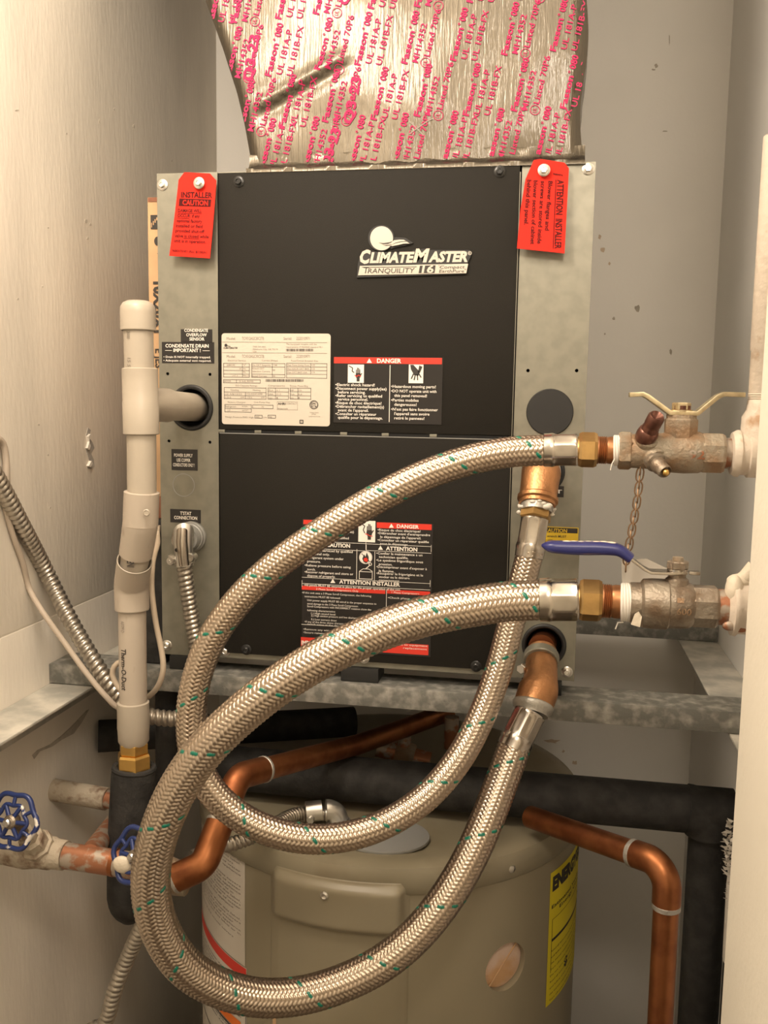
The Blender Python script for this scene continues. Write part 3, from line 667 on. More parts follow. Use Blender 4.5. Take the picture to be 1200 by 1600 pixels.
n_.c(734, 395.5, 3, 18, .8); n_.t(732.6, 735.4, 397.2, 3, 'R')
n_.build('lettering', M['silver'], BG)
pl = MB(); pl.prism([at(a, b, BF) for a, b in ((559.6, 430.2), (562.6, 415.6), (731.6, 412.2), (728.6, 427))], (0, -1, 0), .0008); pl.build('name_bar', M['silver'], BG)
i_ = Lines(BF - .0012)
i_.t(568, 576.5, 427, 9.6, 'T', .0, .15); i_.t(574.5, 648, 426.6, 7.4, 'RANQUILITY', .0, .15); i_.r(565.5, 416.8, 651, 417.6)
i_.p([(654, 426.8), (656, 415.2), (680.6, 414.4), (679, 426.4)])
i_.t(687, 726, 419.4, 4.6, 'Compact', .0, .15); i_.t(686, 725, 425.8, 4.6, 'EarthPure', .0, .15); i_.c(727, 421, 1.2, 12, .4); i_.t(684.4, 687.4, 415.8, 1.6, 'TM')
i_.build('name', M['ink'], BG)
x_ = Lines(BF - .0015); x_.t(658.5, 677.5, 426, 11, '16', .03, .12); x_.build('number', M['silver'], BG)

# ================================================================ foil duct
DY = .010
def duct_y(x, z):
    y = DY + .0012 * np.sin(x * 23 + z * 9) + .0006 * np.sin(x * 51 - z * 31 + 1.3) + .0004 * np.sin(z * 67 + x * 17)
    A = at(395, 168, DY); B = at(545, 84, DY)
    d = unit(V(B[0] - A[0], 0, B[2] - A[2])); L = math.hypot(B[0] - A[0], B[2] - A[2])
    s = (x - A[0]) * d[0] + (z - A[2]) * d[2]; t = -(x - A[0]) * d[2] + (z - A[2]) * d[0]
    y = y - (.0045 * np.exp(-(t / .0055) ** 2) - .003 * np.exp(-((t + .012) / .006) ** 2)) * np.clip(np.minimum(s, L - s) / .02 + .3, 0, 1)
    return y
ZD0, ZD1 = ZT + .006, 2.449
lz = [at(a, b, DY) for a, b in ((390, 262), (386, 235), (378, 190), (366, 140), (345, 75), (318, 0))]
lzz = np.array([p[2] for p in lz]); lxx = np.array([p[0] for p in lz])
def duct_l(z):
    return np.where(z > lzz[-1], lxx[-1] - (z - lzz[-1]) * .30, np.interp(z, lzz, lxx))
DXR = .533
zz = np.linspace(ZD0, ZD1, 100); uu = np.linspace(0, 1, 80)
Zg, Ug = np.meshgrid(zz, uu, indexing='ij')
Xg = duct_l(Zg) + (DXR + .003 * np.sin(Zg * 40) - duct_l(Zg)) * Ug
edge = np.minimum(Ug, 1 - Ug) * (DXR - duct_l(Zg))
Yg = duct_y(Xg, Zg) + .010 * np.exp(-(edge / .006) ** 2)
fr = np.stack([Xg, Yg, Zg], -1)
DB = .40
dd = MB(); dd.grid(fr)
yb_ = np.linspace(0, 1, 14)
for side in (0, -1):
    e0 = fr[:, side]; G = np.stack([e0 + np.outer(np.full(len(e0), q), V(0, 0, 0)) for q in yb_], 1)
    G[:, :, 1] = e0[:, 1][:, None] + (DB - e0[:, 1][:, None]) * yb_[None, :]
    G[:, :, 0] += .0018 * np.sin(G[:, :, 1] * 60 + G[:, :, 2] * 25) * np.minimum(1, yb_[None, :] * 6)
    dd.grid(G)
bk = fr.copy(); bk[:, :, 1] = DB; dd.grid(bk)
DUCT = empty('air_duct', (.33, .2, ZD0), 'crinkled silver foil air duct with magenta print rising from the heat pump', 'duct')
dd.build('foil_wrap', M['foil'], DUCT, ang=80, recalc=True)
# foil flange turned over the top of the cabinet
t_ = np.linspace(0, 1, 70); prof = [(-.0008, -.0035), (-.0012, .0012), (.003, .0030), (.008, .0060), (.0125, .012), (.0122, .022)]
FG = np.zeros((len(prof), 70, 3)); x0f, x1f = at(386, 262, 0)[0], at(914, 250, 0)[0]
for i, (y, z) in enumerate(prof):
    FG[i, :, 0] = x0f + (x1f - x0f) * t_
    FG[i, :, 1] = y - .0012 + .0012 * np.sin(t_ * 60 + i) * (i > 1)
    FG[i, :, 2] = ZT + .0006 + z + .0009 * np.sin(t_ * 47 + 2 * i) * (i > 0)
FG[0, :, 1] = -.0042; FG[1, :, 1] = -.0042
MB().grid(FG).build('foil_tape', M['foil'], DUCT, ang=80)
pk = MB(); pkl = []
def dtext(s, x0, y0, x1, y1, cap, bold=.02, start=0.0):
    v, f = text_raw(s, bold, 0.0)
    if not len(v): return
    d = V(x1 - x0, y1 - y0); L = np.linalg.norm(d); d /= L; n = V(d[1], -d[0])
    mn, mx = v[:, 0].min(), v[:, 0].max(); u = start + (v[:, 0] - mn) / (mx - mn) * (L - start); t = v[:, 1] / CAPH * cap
    P = []
    for a, b in zip(u, t):
        Q = at(x0 + d[0] * a + n[0] * b, y0 + d[1] * a + n[1] * b, DY); P.append(Q)
    P = np.array(P)
    if (P[:, 2] < ZT + .018).any() or (P[:, 0] > DXR - .001).any() or (P[:, 0] < duct_l(P[:, 2]) + .002).any(): 
        if P[:, 2].max() < ZT + .03: return
        keep = [q for q in f if all(P[i, 2] > ZT + .010 and P[i, 0] < DXR - .002 and P[i, 0] > duct_l(P[i, 2]) + .003 for i in q)]
        f = keep
    P[:, 1] = duct_y(P[:, 0], P[:, 2]) - .0011
    if f: pk.add(P, f)
def ulmark(x, y, r, d):
    t = np.linspace(0, 2 * np.pi, 22, endpoint=False); P = [at(x + q * math.cos(a), y + q * math.sin(a), DY) for q in (r, r - 1.1) for a in t]
    P = np.array(P)
    if P[:, 2].min() < ZT + .012 or P[:, 0].max() > DXR - .004 or (P[:, 0] < duct_l(P[:, 2]) + .004).any(): return
    P[:, 1] = duct_y(P[:, 0], P[:, 2]) - .0011
    pk.add(P, [(i, (i + 1) % 22, 22 + (i + 1) % 22, 22 + i) for i in range(22)])
    dtext('UL', x + 2 - d[0] * 3.6, y + 1 - d[1] * 3.6, x + 2 + d[0] * 3.6, y + 1 + d[1] * 3.6, 5.5, .01)
def block(kind, x, y, k=1.0):
    dx, dy = 20 * k, -83 * k; d = unit((dx, dy))
    dtext('Fasson', x, y, x + dx * .62, y + dy * .62, 9.6 * k, .03); dtext('080', x + dx * .74, y + dy * .74, x + dx, y + dy, 9.6 * k, .03)
    dtext('o', x + dx * .655 - 6.5, y + dy * .655 - 1.5, x + dx * .70 - 6.5, y + dy * .70 - 1.5, 5.0, .03)
    if kind == 'A':
        dtext('UL 181A-P', x + 17, y - 3, x + 17 + dx * .84, y - 3 + dy * .84, 9 * k, .012)
        dtext('UL 181B-FX', x + 33, y - 1, x + 33 + dx * .94, y - 1 + dy * .94, 9 * k, .012)
    else:
        dtext('MH14352', x + 16.5, y - 2, x + 16.5 + dx * .74, y - 2 + dy * .74, 9 * k, .012)
        ulmark(x + 29, y - 3, 8, d)
        dtext('Listed 70P6', x + 33 + d[0] * 9, y - 3 + d[1] * 9, x + 33 + dx * 1.0, y - 3 + dy * 1.0, 9 * k, .015)
for kind, x, y in (('B', 359, 125), ('A', 423, 120), ('B', 501, 112), ('A', 563, 104), ('B', 636, 101), ('A', 712, 96), ('B', 792, 87), ('A', 868, 82),
                   ('B', 379, 208), ('A', 444, 200), ('B', 512, 192), ('A', 588, 189), ('B', 656, 184), ('A', 732, 182), ('B', 807, 175), ('A', 884, 171),
                   ('A', 412, 268), ('B', 480, 266), ('A', 552, 264), ('B', 620, 261), ('A', 697, 257), ('B', 769, 253), ('A', 842, 250),
                   ('A', 332, 38), ('B', 369, 36), ('A', 439, 31), ('B', 498, 24), ('A', 584, 16), ('B', 656, 12), ('A', 738, 5), ('B', 815, 0)):
    block(kind, x, y)
for a in ((394, 128, 405, 55), (550, 195, 565, 122), (513, 264, 533, 203), (545, 10, 556, -60)):
    dtext('Q3-23', *a, 14.5, .035)
lt = pk.build('lettering', M['pinkink'], DUCT, ang=0, recalc=False)
cr_ = MB()
for (x0, y0, x1, y1) in ((640, 210, 668, 190), (641, 191, 662, 212), (668, 190, 676, 186)):
    A = at(x0, y0, DY); B = at(x1, y1, DY); d = unit(B - A); n = np.cross(d, V(0, 1, 0)) * .0007
    P = []
    for q in np.linspace(0, 1, 8):
        C = A + (B - A) * q
        for s in (-1, 1):
            Q = C + n * s; P.append((Q[0], duct_y(Q[0], Q[2]) - .0012, Q[2]))
    cr_.add(P, [(2 * i, 2 * i + 1, 2 * i + 3, 2 * i + 2) for i in range(7)])
cr_.build('dark_cross', M['greyink'], DUCT, ang=0, recalc=False)  # thin dark lines crossing on the front of the foil

# ================================================================ red tags
def red_tag(poly, hole, label, y0, tilt, texts, bar=None, rotated=False):
    E = empty('hang_tag', at(hole[0], hole[1], y0), label, 'tag', 'red installer tags')
    pts = [at(a, b, y0) for a, b in poly]; H = at(hole[0], hole[1], y0)
    v, f = plate2d([(p[0], p[2]) for p in pts], [circ(H[0], H[2], .0026, 16)], 0, .0007)
    def warp(v):
        v = np.array(v, float); dz = np.clip(H[2] - v[:, 2], 0, None)
        v[:, 1] += y0 - tilt * dz - .012 * (dz / .1) ** 2 * .4 ; return v
    # split long faces so that the card can curl
    me = bpy.data.meshes.new('card'); me.from_pydata(v.tolist(), [], f); me.update()
    bm = bmesh.new(); bm.from_mesh(me)
    zs = np.linspace(min(p[2] for p in pts), max(p[2] for p in pts), 12)[1:-1]
    for z in zs: bmesh.ops.bisect_plane(bm, geom=bm.verts[:] + bm.edges[:] + bm.faces[:], plane_co=(0, 0, z), plane_no=(0, 0, 1))
    bm.to_mesh(me); bm.free()
    vv = np.zeros(len(me.vertices) * 3); me.vertices.foreach_get('co', vv); vv = warp(vv.reshape(-1, 3)); ff = [tuple(p.vertices) for p in me.polygons]
    bpy.data.meshes.remove(me)
    MB().add(vv, ff).build('card', M['redtag'], E, ang=40)
    ln = MB()
    for (x0, ya, x1, yb, cap, s, bold) in texts:
        tv, tf = text_raw(s, bold, 0.0); d = V(x1 - x0, yb - ya); L = np.linalg.norm(d); d /= L; n = V(d[1], -d[0])
        mn, mx = tv[:, 0].min(), tv[:, 0].max(); u = (tv[:, 0] - mn) / (mx - mn) * L; t = tv[:, 1] / CAPH * cap
        P = np.array([at(x0 + d[0] * a + n[0] * b, ya + d[1] * a + n[1] * b, y0) for a, b in zip(u, t)]); P[:, 1] = 0
        P = warp(P); P[:, 1] -= .0005; ln.add(P, tf)
    if bar:
        for b4 in bar:
            P = np.array([at(a, b, y0) for a, b in b4]); P[:, 1] = 0; P = warp(P); P[:, 1] -= .0004; ln.add(P, [(0, 1, 2, 3)])
    ln.build('lettering', M['tagink'], E, ang=0, recalc=False)
    return E, warp, y0
E1, wp, y1_ = red_tag([(288, 269), (328, 271), (338, 282), (331, 405), (267.5, 401), (279, 281)], (311, 286), 'red installer caution tag on the left post of the heat pump', -.010, .03,
        [(283.5, 308.5, 332, 309.5, 8.4, 'INSTALLER', .03), (279, 331.6, 316, 332.6, 5, 'DAMAGE WILL', .02), (278.5, 339.6, 313, 340.6, 5, 'OCCUR  if any', .02), (277.5, 347.6, 317, 349, 5, 'optional factory', .015), (276.5, 355.6, 318, 357, 5, 'installed or field', .015), (276, 363.4, 321, 365.2, 5, 'provided shut-off', .015), (275, 371.4, 328, 373.4, 5, 'valve is closed while', .015), (274.5, 379.2, 324, 381.6, 5, 'unit is in operation.', .015), (272, 394.4, 325, 397.6, 3.6, '96B0075N01 (Rev. 8/1/00)N', .01)],
        [[(281, 310.5), (330.5, 312), (329.5, 323.5), (280, 322)], [(279, 333), (316, 334), (316, 334.7), (279, 333.7)], [(278.5, 341), (297, 341.6), (297, 342.3), (278.5, 341.7)], [(289, 373), (313, 373.9), (313, 374.6), (289, 373.7)]])
tv = MB(); v_, f_ = text_raw('CAUTION', .03, 0.0)
mn, mx = v_[:, 0].min(), v_[:, 0].max(); P = np.array([at(286 + (a - mn) / (mx - mn) * 40, 320.5 + (a - mn) / (mx - mn) * 1.2 - b / CAPH * 7.6, -.010) for a, b in v_]); P[:, 1] = 0; P = wp(P); P[:, 1] -= .0009
tv.add(P, f_); tv.build('heading', M['redtag'], E1, ang=0, recalc=False)
E2, wp2, _y = red_tag([(834, 250), (846, 248.5), (882, 254), (889, 263), (882, 397.5), (808, 389.5), (813, 330), (821, 280)], (850, 266), 'red attention tag with sideways lettering on the right post of the heat pump', -.010, .03,
        [(871, 281, 866.5, 390, 10, 'ATTENTION  INSTALLER', .02), (857, 283, 851.5, 361, 6.4, 'Blower flanges and', .02), (845.5, 283, 839.5, 382, 6.4, 'screws are stored inside', .02), (834, 282, 829, 383, 6.4, 'blower section of cabinet', .02), (824, 281, 819, 352, 6.4, 'behind this panel.', .02), (864, 273, 879, 275.5, 2.6, '96B0074', .03)],
        [[(869.2, 281), (864.6, 390), (863.6, 390), (868.2, 281)]])
# ================================================================ water heater
HC = V(.288, .185, 0); HR = .285; HZT = .930; HZS = .893
def cyl_hit(px, py, R=HR):
    """first hit of the sight line with the tank wall -> angle from the front, height"""
    d = ray(px, py); o = CAM - HC
    a = d[0] ** 2 + d[1] ** 2; b = 2 * (o[0] * d[0] + o[1] * d[1]); c = o[0] ** 2 + o[1] ** 2 - R * R
    D = b * b - 4 * a * c
    t = (-b - math.sqrt(max(D, 0))) / (2 * a)
    P = o + d * t
    return math.atan2(P[0], -P[1]), P[2] + HC[2]
def cyl_pt(th, z, R):
    return np.stack([HC[0] + R * np.sin(th), HC[1] - R * np.cos(th), z + 0 * th], -1)
WH = empty('water_heater', (HC[0], HC[1], 0), 'beige cylindrical water heater tank under the heat pump stand', 'water heater')
# jacket with a real round opening
pth, pz = cyl_hit(791, 1511)
me = bpy.data.meshes.new('jacket')
mb = MB().lathe((HC[0], HC[1], .012), (HC[0], HC[1], 1), [(0, HR - .004), (.004, HR), (HZS - .012 - .02, HR), (HZS - .012 + .01, HR)], 128)
vv = np.concatenate(mb.v); me.from_pydata(vv.tolist(), [], mb.f); me.update()
bm = bmesh.new(); bm.from_mesh(me); bmesh.ops.recalc_face_normals(bm, faces=bm.faces); bm.to_mesh(me); bm.free()
jo = bpy.data.objects.new('jacket_tmp', me); COL.objects.link(jo)
cm = MB(); n0 = V(math.sin(pth), -math.cos(pth), 0); pc = cyl_pt(np.array(pth), pz, HR)
cm.lathe(pc - n0 * .016, pc + n0 * .02, [(0, .0325), (.036, .0325)], 40)
cme = bpy.data.meshes.new('cut'); cme.from_pydata(np.concatenate(cm.v).tolist(), [], cm.f); cme.update()
bm = bmesh.new(); bm.from_mesh(cme); bmesh.ops.recalc_face_normals(bm, faces=bm.faces); bm.to_mesh(cme); bm.free()
co = bpy.data.objects.new('cut_tmp', cme); COL.objects.link(co)
bo = jo.modifiers.new('b', 'BOOLEAN'); bo.operation = 'DIFFERENCE'; bo.object = co; bo.solver = 'EXACT'
dg = bpy.context.evaluated_depsgraph_get(); jm = bpy.data.meshes.new_from_object(jo.evaluated_get(dg))
bpy.data.objects.remove(jo); bpy.data.objects.remove(co)
finish(jm, M['heater'], 30); jm.name = 'jacket'
link_mesh('jacket', jm, (0, 0, 0), WH)
fp = MB(); fu, fw = perp(n0)
tt = np.linspace(0, 2 * np.pi, 40, endpoint=False)
fp.lathe(pc - n0 * .0158, pc, [(0, .0323), (.006, .0322), (.0085, .024), (.0090, .0)], 40, cap=False)
fp.build('foam_plug', M['plug'], WH, ang=50)
fs = MB(); a0 = cyl_pt(np.array(pth - .075), pz - .038, HR); 
fs.tube([pc - n0 * .0068 - fu * s * .022 * np.sign(fu[0]) * -1 + V(0, 0, 1) * (s * .024) for s in np.linspace(-1, 1, 9)], .0011, 8); fs.build('foam_crease', M['card'], WH)
# lid with rolled rim
MB().lathe((HC[0], HC[1], HZS), (HC[0], HC[1], 2), [(0, HR + .0015), (.002, HR + .003), (HZT - HZS - .012, HR + .003), (HZT - HZS - .004, HR - .001), (HZT - HZS - .001, HR - .010), (HZT - HZS, HR - .022), (HZT - HZS - .006, HR - .05), (HZT - HZS - .004, 0.02)], 128, cap=True).build('lid', M['heatertop'], WH, ang=40)
for a, b in ((800, 1358), (905, 1285)):
    th, z = cyl_hit(a, b, HR + .003); nn = V(math.sin(th), -math.cos(th), 0); P = cyl_pt(np.array(th), z, HR + .002)
    MB().lathe(P, P + nn, [(0, .0052), (.002, .0050), (.0035, .003), (.0038, .0)], 18, cap=False).build('lid_screw', M['screw'], WH)
# access cover: raised rounded band over a shallow plate
tl, _z = cyl_hit(423, 1420); tr, _z = cyl_hit(640, 1440)
_t, zt_ = cyl_hit(520, 1374); _t, zb_ = cyl_hit(520, 1447)
th = np.linspace(tl, tr, 70); z_ = np.concatenate([np.linspace(.30, zb_ - .03, 6), np.linspace(zb_ - .028, zt_ + .004, 60)])
Z_, T_ = np.meshgrid(z_, th, indexing='ij')
def sbox(u, lo, hi, s): return 1 / (1 + np.exp(-(u - lo) / s)) * 1 / (1 + np.exp((u - hi) / s))
wdt = HR
du = np.minimum((T_ - tl) * wdt, (tr - T_) * wdt)
rnd = sbox(du, .010, 9, .0022)
h = .0012 + .0105 * sbox(Z_, zb_, zt_ - .004, .0020) * rnd + .0018 * rnd
h = h * np.clip(np.minimum((tr - T_) * wdt, (T_ - tl) * wdt) / .002, 0, 1) + .0002
h[-1, :] = .0; h[0, :] = 0
Rg = HR + h
MB().grid(np.stack([HC[0] + Rg * np.sin(T_), HC[1] - Rg * np.cos(T_), Z_], -1)).build('access_cover', M['heater'], WH, ang=60, recalc=False)
th, z = cyl_hit(508, 1398, HR + .011); nn = V(math.sin(th), -math.cos(th), 0); P = cyl_pt(np.array(th), z, HR + .0125)
MB().lathe(P, P + nn, [(0, .0056), (.002, .0054), (.0035, .0034), (.0025, .0015), (.0025, 0)], 18, cap=False).build('cover_screw', M['screw'], WH)
# wrapped labels
def wrap_patch(t0, t1, z0, z1, R, n=24):
    t = np.linspace(t0, t1, n); Zg2, Tg2 = np.meshgrid([z0, z1], t, indexing='ij')
    return np.stack([HC[0] + R * np.sin(Tg2), HC[1] - R * np.cos(Tg2), Zg2], -1)
def wrap_text(mb, s, t0, t1, z, cap, R, bold=.01):
    v, f = text_raw(s, bold, 0.0); mn, mx = v[:, 0].min(), v[:, 0].max()
    T = t0 + (v[:, 0] - mn) / (mx - mn) * (t1 - t0); Z = z + v[:, 1] / CAPH * cap
    mb.add(np.stack([HC[0] + R * np.sin(T), HC[1] - R * np.cos(T), Z], 1), f)
tw1, zw1 = cyl_hit(383, 1330); tw0 = tw1 - .95
wz0 = cyl_hit(386, 1512)[1]; wl_ = MB().grid(wrap_patch(tw0, tw1, wz0, zw1 - .004, HR + .0005, 40)); WL = wl_.build('instruction_label', M['white'], WH, ang=60, recalc=False); WL['label'] = 'white instruction label wrapped round the left of the tank'
tx_ = MB(); zc = zw1 - .012
para = ['Read all instructions before installing this appliance', 'and follow every warning shown on this label or in', 'the manual supplied with the heater. Keep this label.', 'Turn off power before opening the access covers', 'Do not turn on power until tank is full of water']
hgt = zw1 - wz0; rows = int((hgt * .80) / .0052)
for i in range(rows):
    if i in (6, 7, 16, 22): continue
    wrap_text(tx_, para[i % 5], tw0 + .03, tw1 - .03 - (.06 if i % 4 == 3 else 0), zc - i * .0052, .0026, HR + .0008)
tx_.build('lettering', M['greyink'], WL, ang=0, recalc=False)
zr1 = cyl_hit(384, 1512)[1]; zr0 = cyl_hit(384, 1530)[1]
WB = MB().grid(wrap_patch(tw0, tw1 + .012, zr0 - .30, zr1, HR + .0006, 40)).build('warning_wrap_label', M['white'], WH, ang=60, recalc=False); WB['label'] = 'white warning label with a red bar low on the tank'
MB().grid(wrap_patch(tw0, tw1 + .010, zr0, zr1 - .001, HR + .0009, 40)).build('heading_bar', M['red'], WB, ang=60, recalc=False)
tx_ = MB()
for i in range(16):
    wrap_text(tx_, para[(i + 2) % 5], tw0 + .2, tw1 - .03 - (.08 if i % 3 == 1 else 0), zr0 - .010 - i * .0056, .0028, HR + .0009)
for zz_ in (zr0 - .045, zr0 - .085, zr0 - .125):
    tx_.grid(wrap_patch(tw0, tw1 + .008, zz_, zz_ + .0022, HR + .0009, 40))
tx_.grid(wrap_patch(tw1 + .004, tw1 + .009, zr0 - .29, zr0, HR + .0009, 3))
tx_.build('lettering', M['ink'], WB, ang=0, recalc=False)
ob_ = MB().grid(wrap_patch(tw0, tw1 - .03, zr0 - .080, zr0 - .066, HR + .0012, 40)); ob_.build('orange_bar', mat('orange_bar', (.72, .16, .02), .5), WB, ang=60, recalc=False)
te0, ze0 = cyl_hit(860, 1368); _t, zeb = cyl_hit(850, 1576); te1 = te0 + .62
EG = MB().grid(wrap_patch(te0, te1, zeb, ze0 + .003, HR + .0006, 30)).build('energy_label', M['eyellow'], WH, ang=60, recalc=False); EG['label'] = 'yellow energy use label on the right of the tank'
tx_ = MB(); zh = ze0 - .024
wrap_text(tx_, 'ENERGYGUIDE', te0 + .02, te1 - .02, zh, .018, HR + .0009, .07)
wrap_text(tx_, 'Estimated Yearly', te0 + .02, te1 - .2, zh - .026, .005, HR + .0009, .02); wrap_text(tx_, 'Energy Cost', te0 + .10, te1 - .2, zh - .034, .005, HR + .0009, .02)
tx_.grid(wrap_patch(te0 + .03, te1 - .02, zh - .075, zh - .071, HR + .0009, 30))
tx_.grid(wrap_patch(te0 + .03, te1 - .02, zh - .043, zh - .0422, HR + .0009, 30))
tx_.grid(wrap_patch(te0 + .03, te0 + .034, zh - .12, zh - .043, HR + .0009, 3))
for i in range(9): wrap_text(tx_, para[i % 5], te0 + .03, te1 - .03, zh - .090 - i * .009, .0026, HR + .0009)
wrap_text(tx_, '$', te0 + .19, te0 + .24, zeb + .032, .012, HR + .0009, .05)
tx_.build('lettering', M['ink'], EG, ang=0, recalc=False)
jp = MB().grid(wrap_patch(cyl_hit(428, 1581)[0], cyl_hit(450, 1581)[0], cyl_hit(440, 1600)[1] - .01, cyl_hit(440, 1583)[1], HR + .0025, 6)).build('masking_tape', M['card'], WH, ang=60, recalc=False)
# things on the lid
P = atz(598, 1308, HZT - .004); q = [P + V(.062 * math.cos(t), .050 * math.sin(t), .0008) for t in np.linspace(0, 2 * np.pi, 36, endpoint=False)]
MB().prism(q, (0, 0, 1), .004).build('access_plate', M['greyrub'], WH, bevel=.001)

# flexible lead with elbow connector on the tank lid
def ribbed(pts, r, pitch, amp, nn=18, per=7):
    P = spline(pts, step=pitch / per); T, U, W = frames(P); k = len(P); t = np.linspace(0, 2 * np.pi, nn, endpoint=False)
    s = np.arange(k)[:, None] / per - t[None, :] / (2 * np.pi)
    rr_ = r - amp + 2 * amp * np.abs(np.sin(np.pi * s)) ** .7
    vs = (P[:, None] + (np.cos(t)[None, :, None] * U[:, None] + np.sin(t)[None, :, None] * W[:, None]) * rr_[..., None]).reshape(-1, 3)
    f = [(i * nn + j, i * nn + (j + 1) % nn, (i + 1) * nn + (j + 1) % nn, (i + 1) * nn + j) for i in range(k - 1) for j in range(nn)]
    f.append(tuple(range(nn - 1, -1, -1))); f.append(tuple((k - 1) * nn + j for j in range(nn)))
    return MB().add(vs, f)
TC = empty('tank_conduit', atz(525, 1275, HZT), 'short ribbed steel conduit with an elbow connector on the tank lid', 'conduit')
c0 = atz(527, 1294, HZT - .006); 
pa = [c0 + V(-.005, -.003, .020), c0 + V(-.05, -.012, .021), atz(410, 1300, HZT + .022), atz(365, 1318, HZT + .018), atz(342, 1322, HZT + .016), atz(300, 1340, HZT + .012)]
ribbed(pa, .0085, .0055, .0010).build('conduit', M['conduit'], TC, ang=60)
eb = MB(); eb.tube(bend(c0 + V(-.045, -.017, .026), c0 + V(.0, 0, .028), c0 + V(.002, .0, 0), .016) , .0135, 18); eb.cyl(c0 + V(-.040, -.015, .026), c0 + V(-.020, -.008, .027), .0135, n=18)
eb.cyl(c0 + V(.001, 0, -.001), c0 + V(.001, 0, .012), .0165, n=20); eb.build('elbow_connector', M['diecast'], TC, bevel=0)
sc_ = MB(); sc_.cyl(c0 + V(-.030, -.024, .022), c0 + V(-.030, -.030, .021), .0045, n=14); sc_.build('clamp_screw', M['screw'], TC)

# ================================================================ pipes below the stand
def pipe(name, m, pts, r, label, cat='pipe', group=None, n=24, parent=None):
    o = MB().tube(pts, r, n).build(name, m, parent, ang=50)
    return tag(o, label, cat, group) if parent is None else o
# long insulated pipe, tee down at the right
IPy, IPz = .07, .9655
IP = empty('insulated_pipe', (.70, IPy, .0), 'long black foam-wrapped pipe running across above the tank and down on the right', 'pipe', 'black insulated pipes')
MB().tube([(-.01, IPy, IPz + .002), (.2, IPy, IPz), (.5, IPy, IPz), (.765, IPy, IPz)], .031, 32).build('horizontal_run', M['foam'], IP, ang=50)
vx = at(1099, 1450, IPy)[0]
MB().tube([(vx, IPy, IPz - .02), (vx, IPy, .5), (vx, IPy, .002)], .0262, 32).build('drop', M['foam'], IP, ang=50)
MB().tube(bend((vx - .06, IPy, IPz), (vx, IPy, IPz), (vx, IPy, IPz - .06), .03), .0325, 28).build('insulated_corner', M['foam'], IP, ang=50)
# second drop with shredded covering beside it
JP = empty('shredded_pipe', (.775, .03, .0), 'black pipe with torn white insulation beside the white jamb', 'pipe', 'black insulated pipes')
MB().tube([(.772, .0, .96), (.772, .0, .5), (.772, .0, .002)], .022, 24).build('sleeve', M['foam'], JP, ang=50)
fz = MB(); rs = random.Random(5)
for k in range(110):
    q = rs.random(); py = 1285 + q * 150; sc = 1 if q < .55 else .45
    if q > .55 and rs.random() < .6: continue
    a = at(1139 + rs.uniform(-4, 6), py, -.028 - rs.uniform(0, .012)); d = unit(V(rs.uniform(-1.2, .2), rs.uniform(-.8, .1), rs.uniform(-.3, .9))); L = rs.uniform(.005, .013) * sc
    n = unit(np.cross(d, V(0, 1, .2))) * rs.uniform(.0012, .003) * sc
    fz.add([a - n, a + n, a + d * L], [(0, 1, 2)]); fz.add([a - n + V(0, .001, 0), a + d * L + V(0, .0008, 0), a + n + V(0, .001, 0)], [(0, 1, 2)])
fo = fz.build('torn_fibres', M['tape'], JP, ang=0); fo['kind'] = 'stuff'
wj = at(1140, 1320, -.024); MB().lathe((.772, .0, .80), (.772, .0, .93), [(0, .0232), (.10, .0240), (.125, .0225)], 24).build('white_backing', M['tape'], JP, ang=50)
# black stub at the left wall
sa = atx(146, 1155, XL); sb = V(.205, .300, .966)
sa = V(XL + .001, .115, sa[2])
pipe('insulated_stub', M['foam'], [sa, (sa + sb) / 2, sb], .0245, 'short black insulated pipe with a cut end below the stand', group='black insulated pipes')

# copper line from under the unit to the left valve
a = at(700, 1113, .26); b = at(560, 1163, .085); c = at(372, 1213, -.135); d_ = at(318, 1352, -.205); e_ = at(270, 1374, -.215)
CL = empty('copper_line', c, 'bent copper water line running from under the stand down to the blue-handled valve', 'pipe', 'copper pipes')
RC = .0143
MB().tube([a, b, c + (b - c) * .13], RC, 24).build('pipe_run', M['copper'], CL, ang=50)
MB().tube([c + unit(b - c) * .045] + bend(b, c, d_, .024) + [c + unit(d_ - c) * .045], RC * 1.13, 24).build('elbow_fitting', M['copper'], CL, ang=50)
MB().tube([c + unit(d_ - c) * .04, d_ + unit(c - d_) * .04], RC, 24).build('pipe_run', M['copper'], CL, ang=50)
MB().tube([d_ + unit(c - d_) * .050] + bend(c, d_, e_, .022) + [d_ + unit(e_ - d_) * .036], RC * 1.15, 24).build('elbow_fitting', M['copper'], CL, ang=50)
for P, dr in ((c + unit(b - c) * .046, unit(b - c)), (d_ + unit(c - d_) * .051, unit(c - d_)), (d_ + unit(e_ - d_) * .036, unit(e_ - d_))):
    MB().cyl(P - dr * .0025, P + dr * .0025, RC * 1.17, n=24, bev=.001).build('solder_ring', M['solder'], CL)
# tee and nuts hidden behind (dim fittings under the stand)
FT = empty('copper_tee', at(640, 1175, .18), 'dim copper tee fitting under the stand behind the copper line', 'fitting')
p0 = at(590, 1168, .18); p1 = at(672, 1190, .18)
MB().tube([p0, p1], .014, 18).build('run', M['copper_old'], FT); MB().hexn(p0 + (p1 - p0) * .35, p0 + (p1 - p0) * .7, .021).build('nut', M['bronze'], FT)
p2 = at(706, 1120, .22); MB().tube([p2, p2 + V(0, 0, -.05)], .011, 16).build('branch', M['copper_old'], FT)
pm = p0 + (p1 - p0) * .5; MB().tube([pm, pm + V(0, -.0, .03)], .011, 16).build('branch', M['copper_old'], FT)

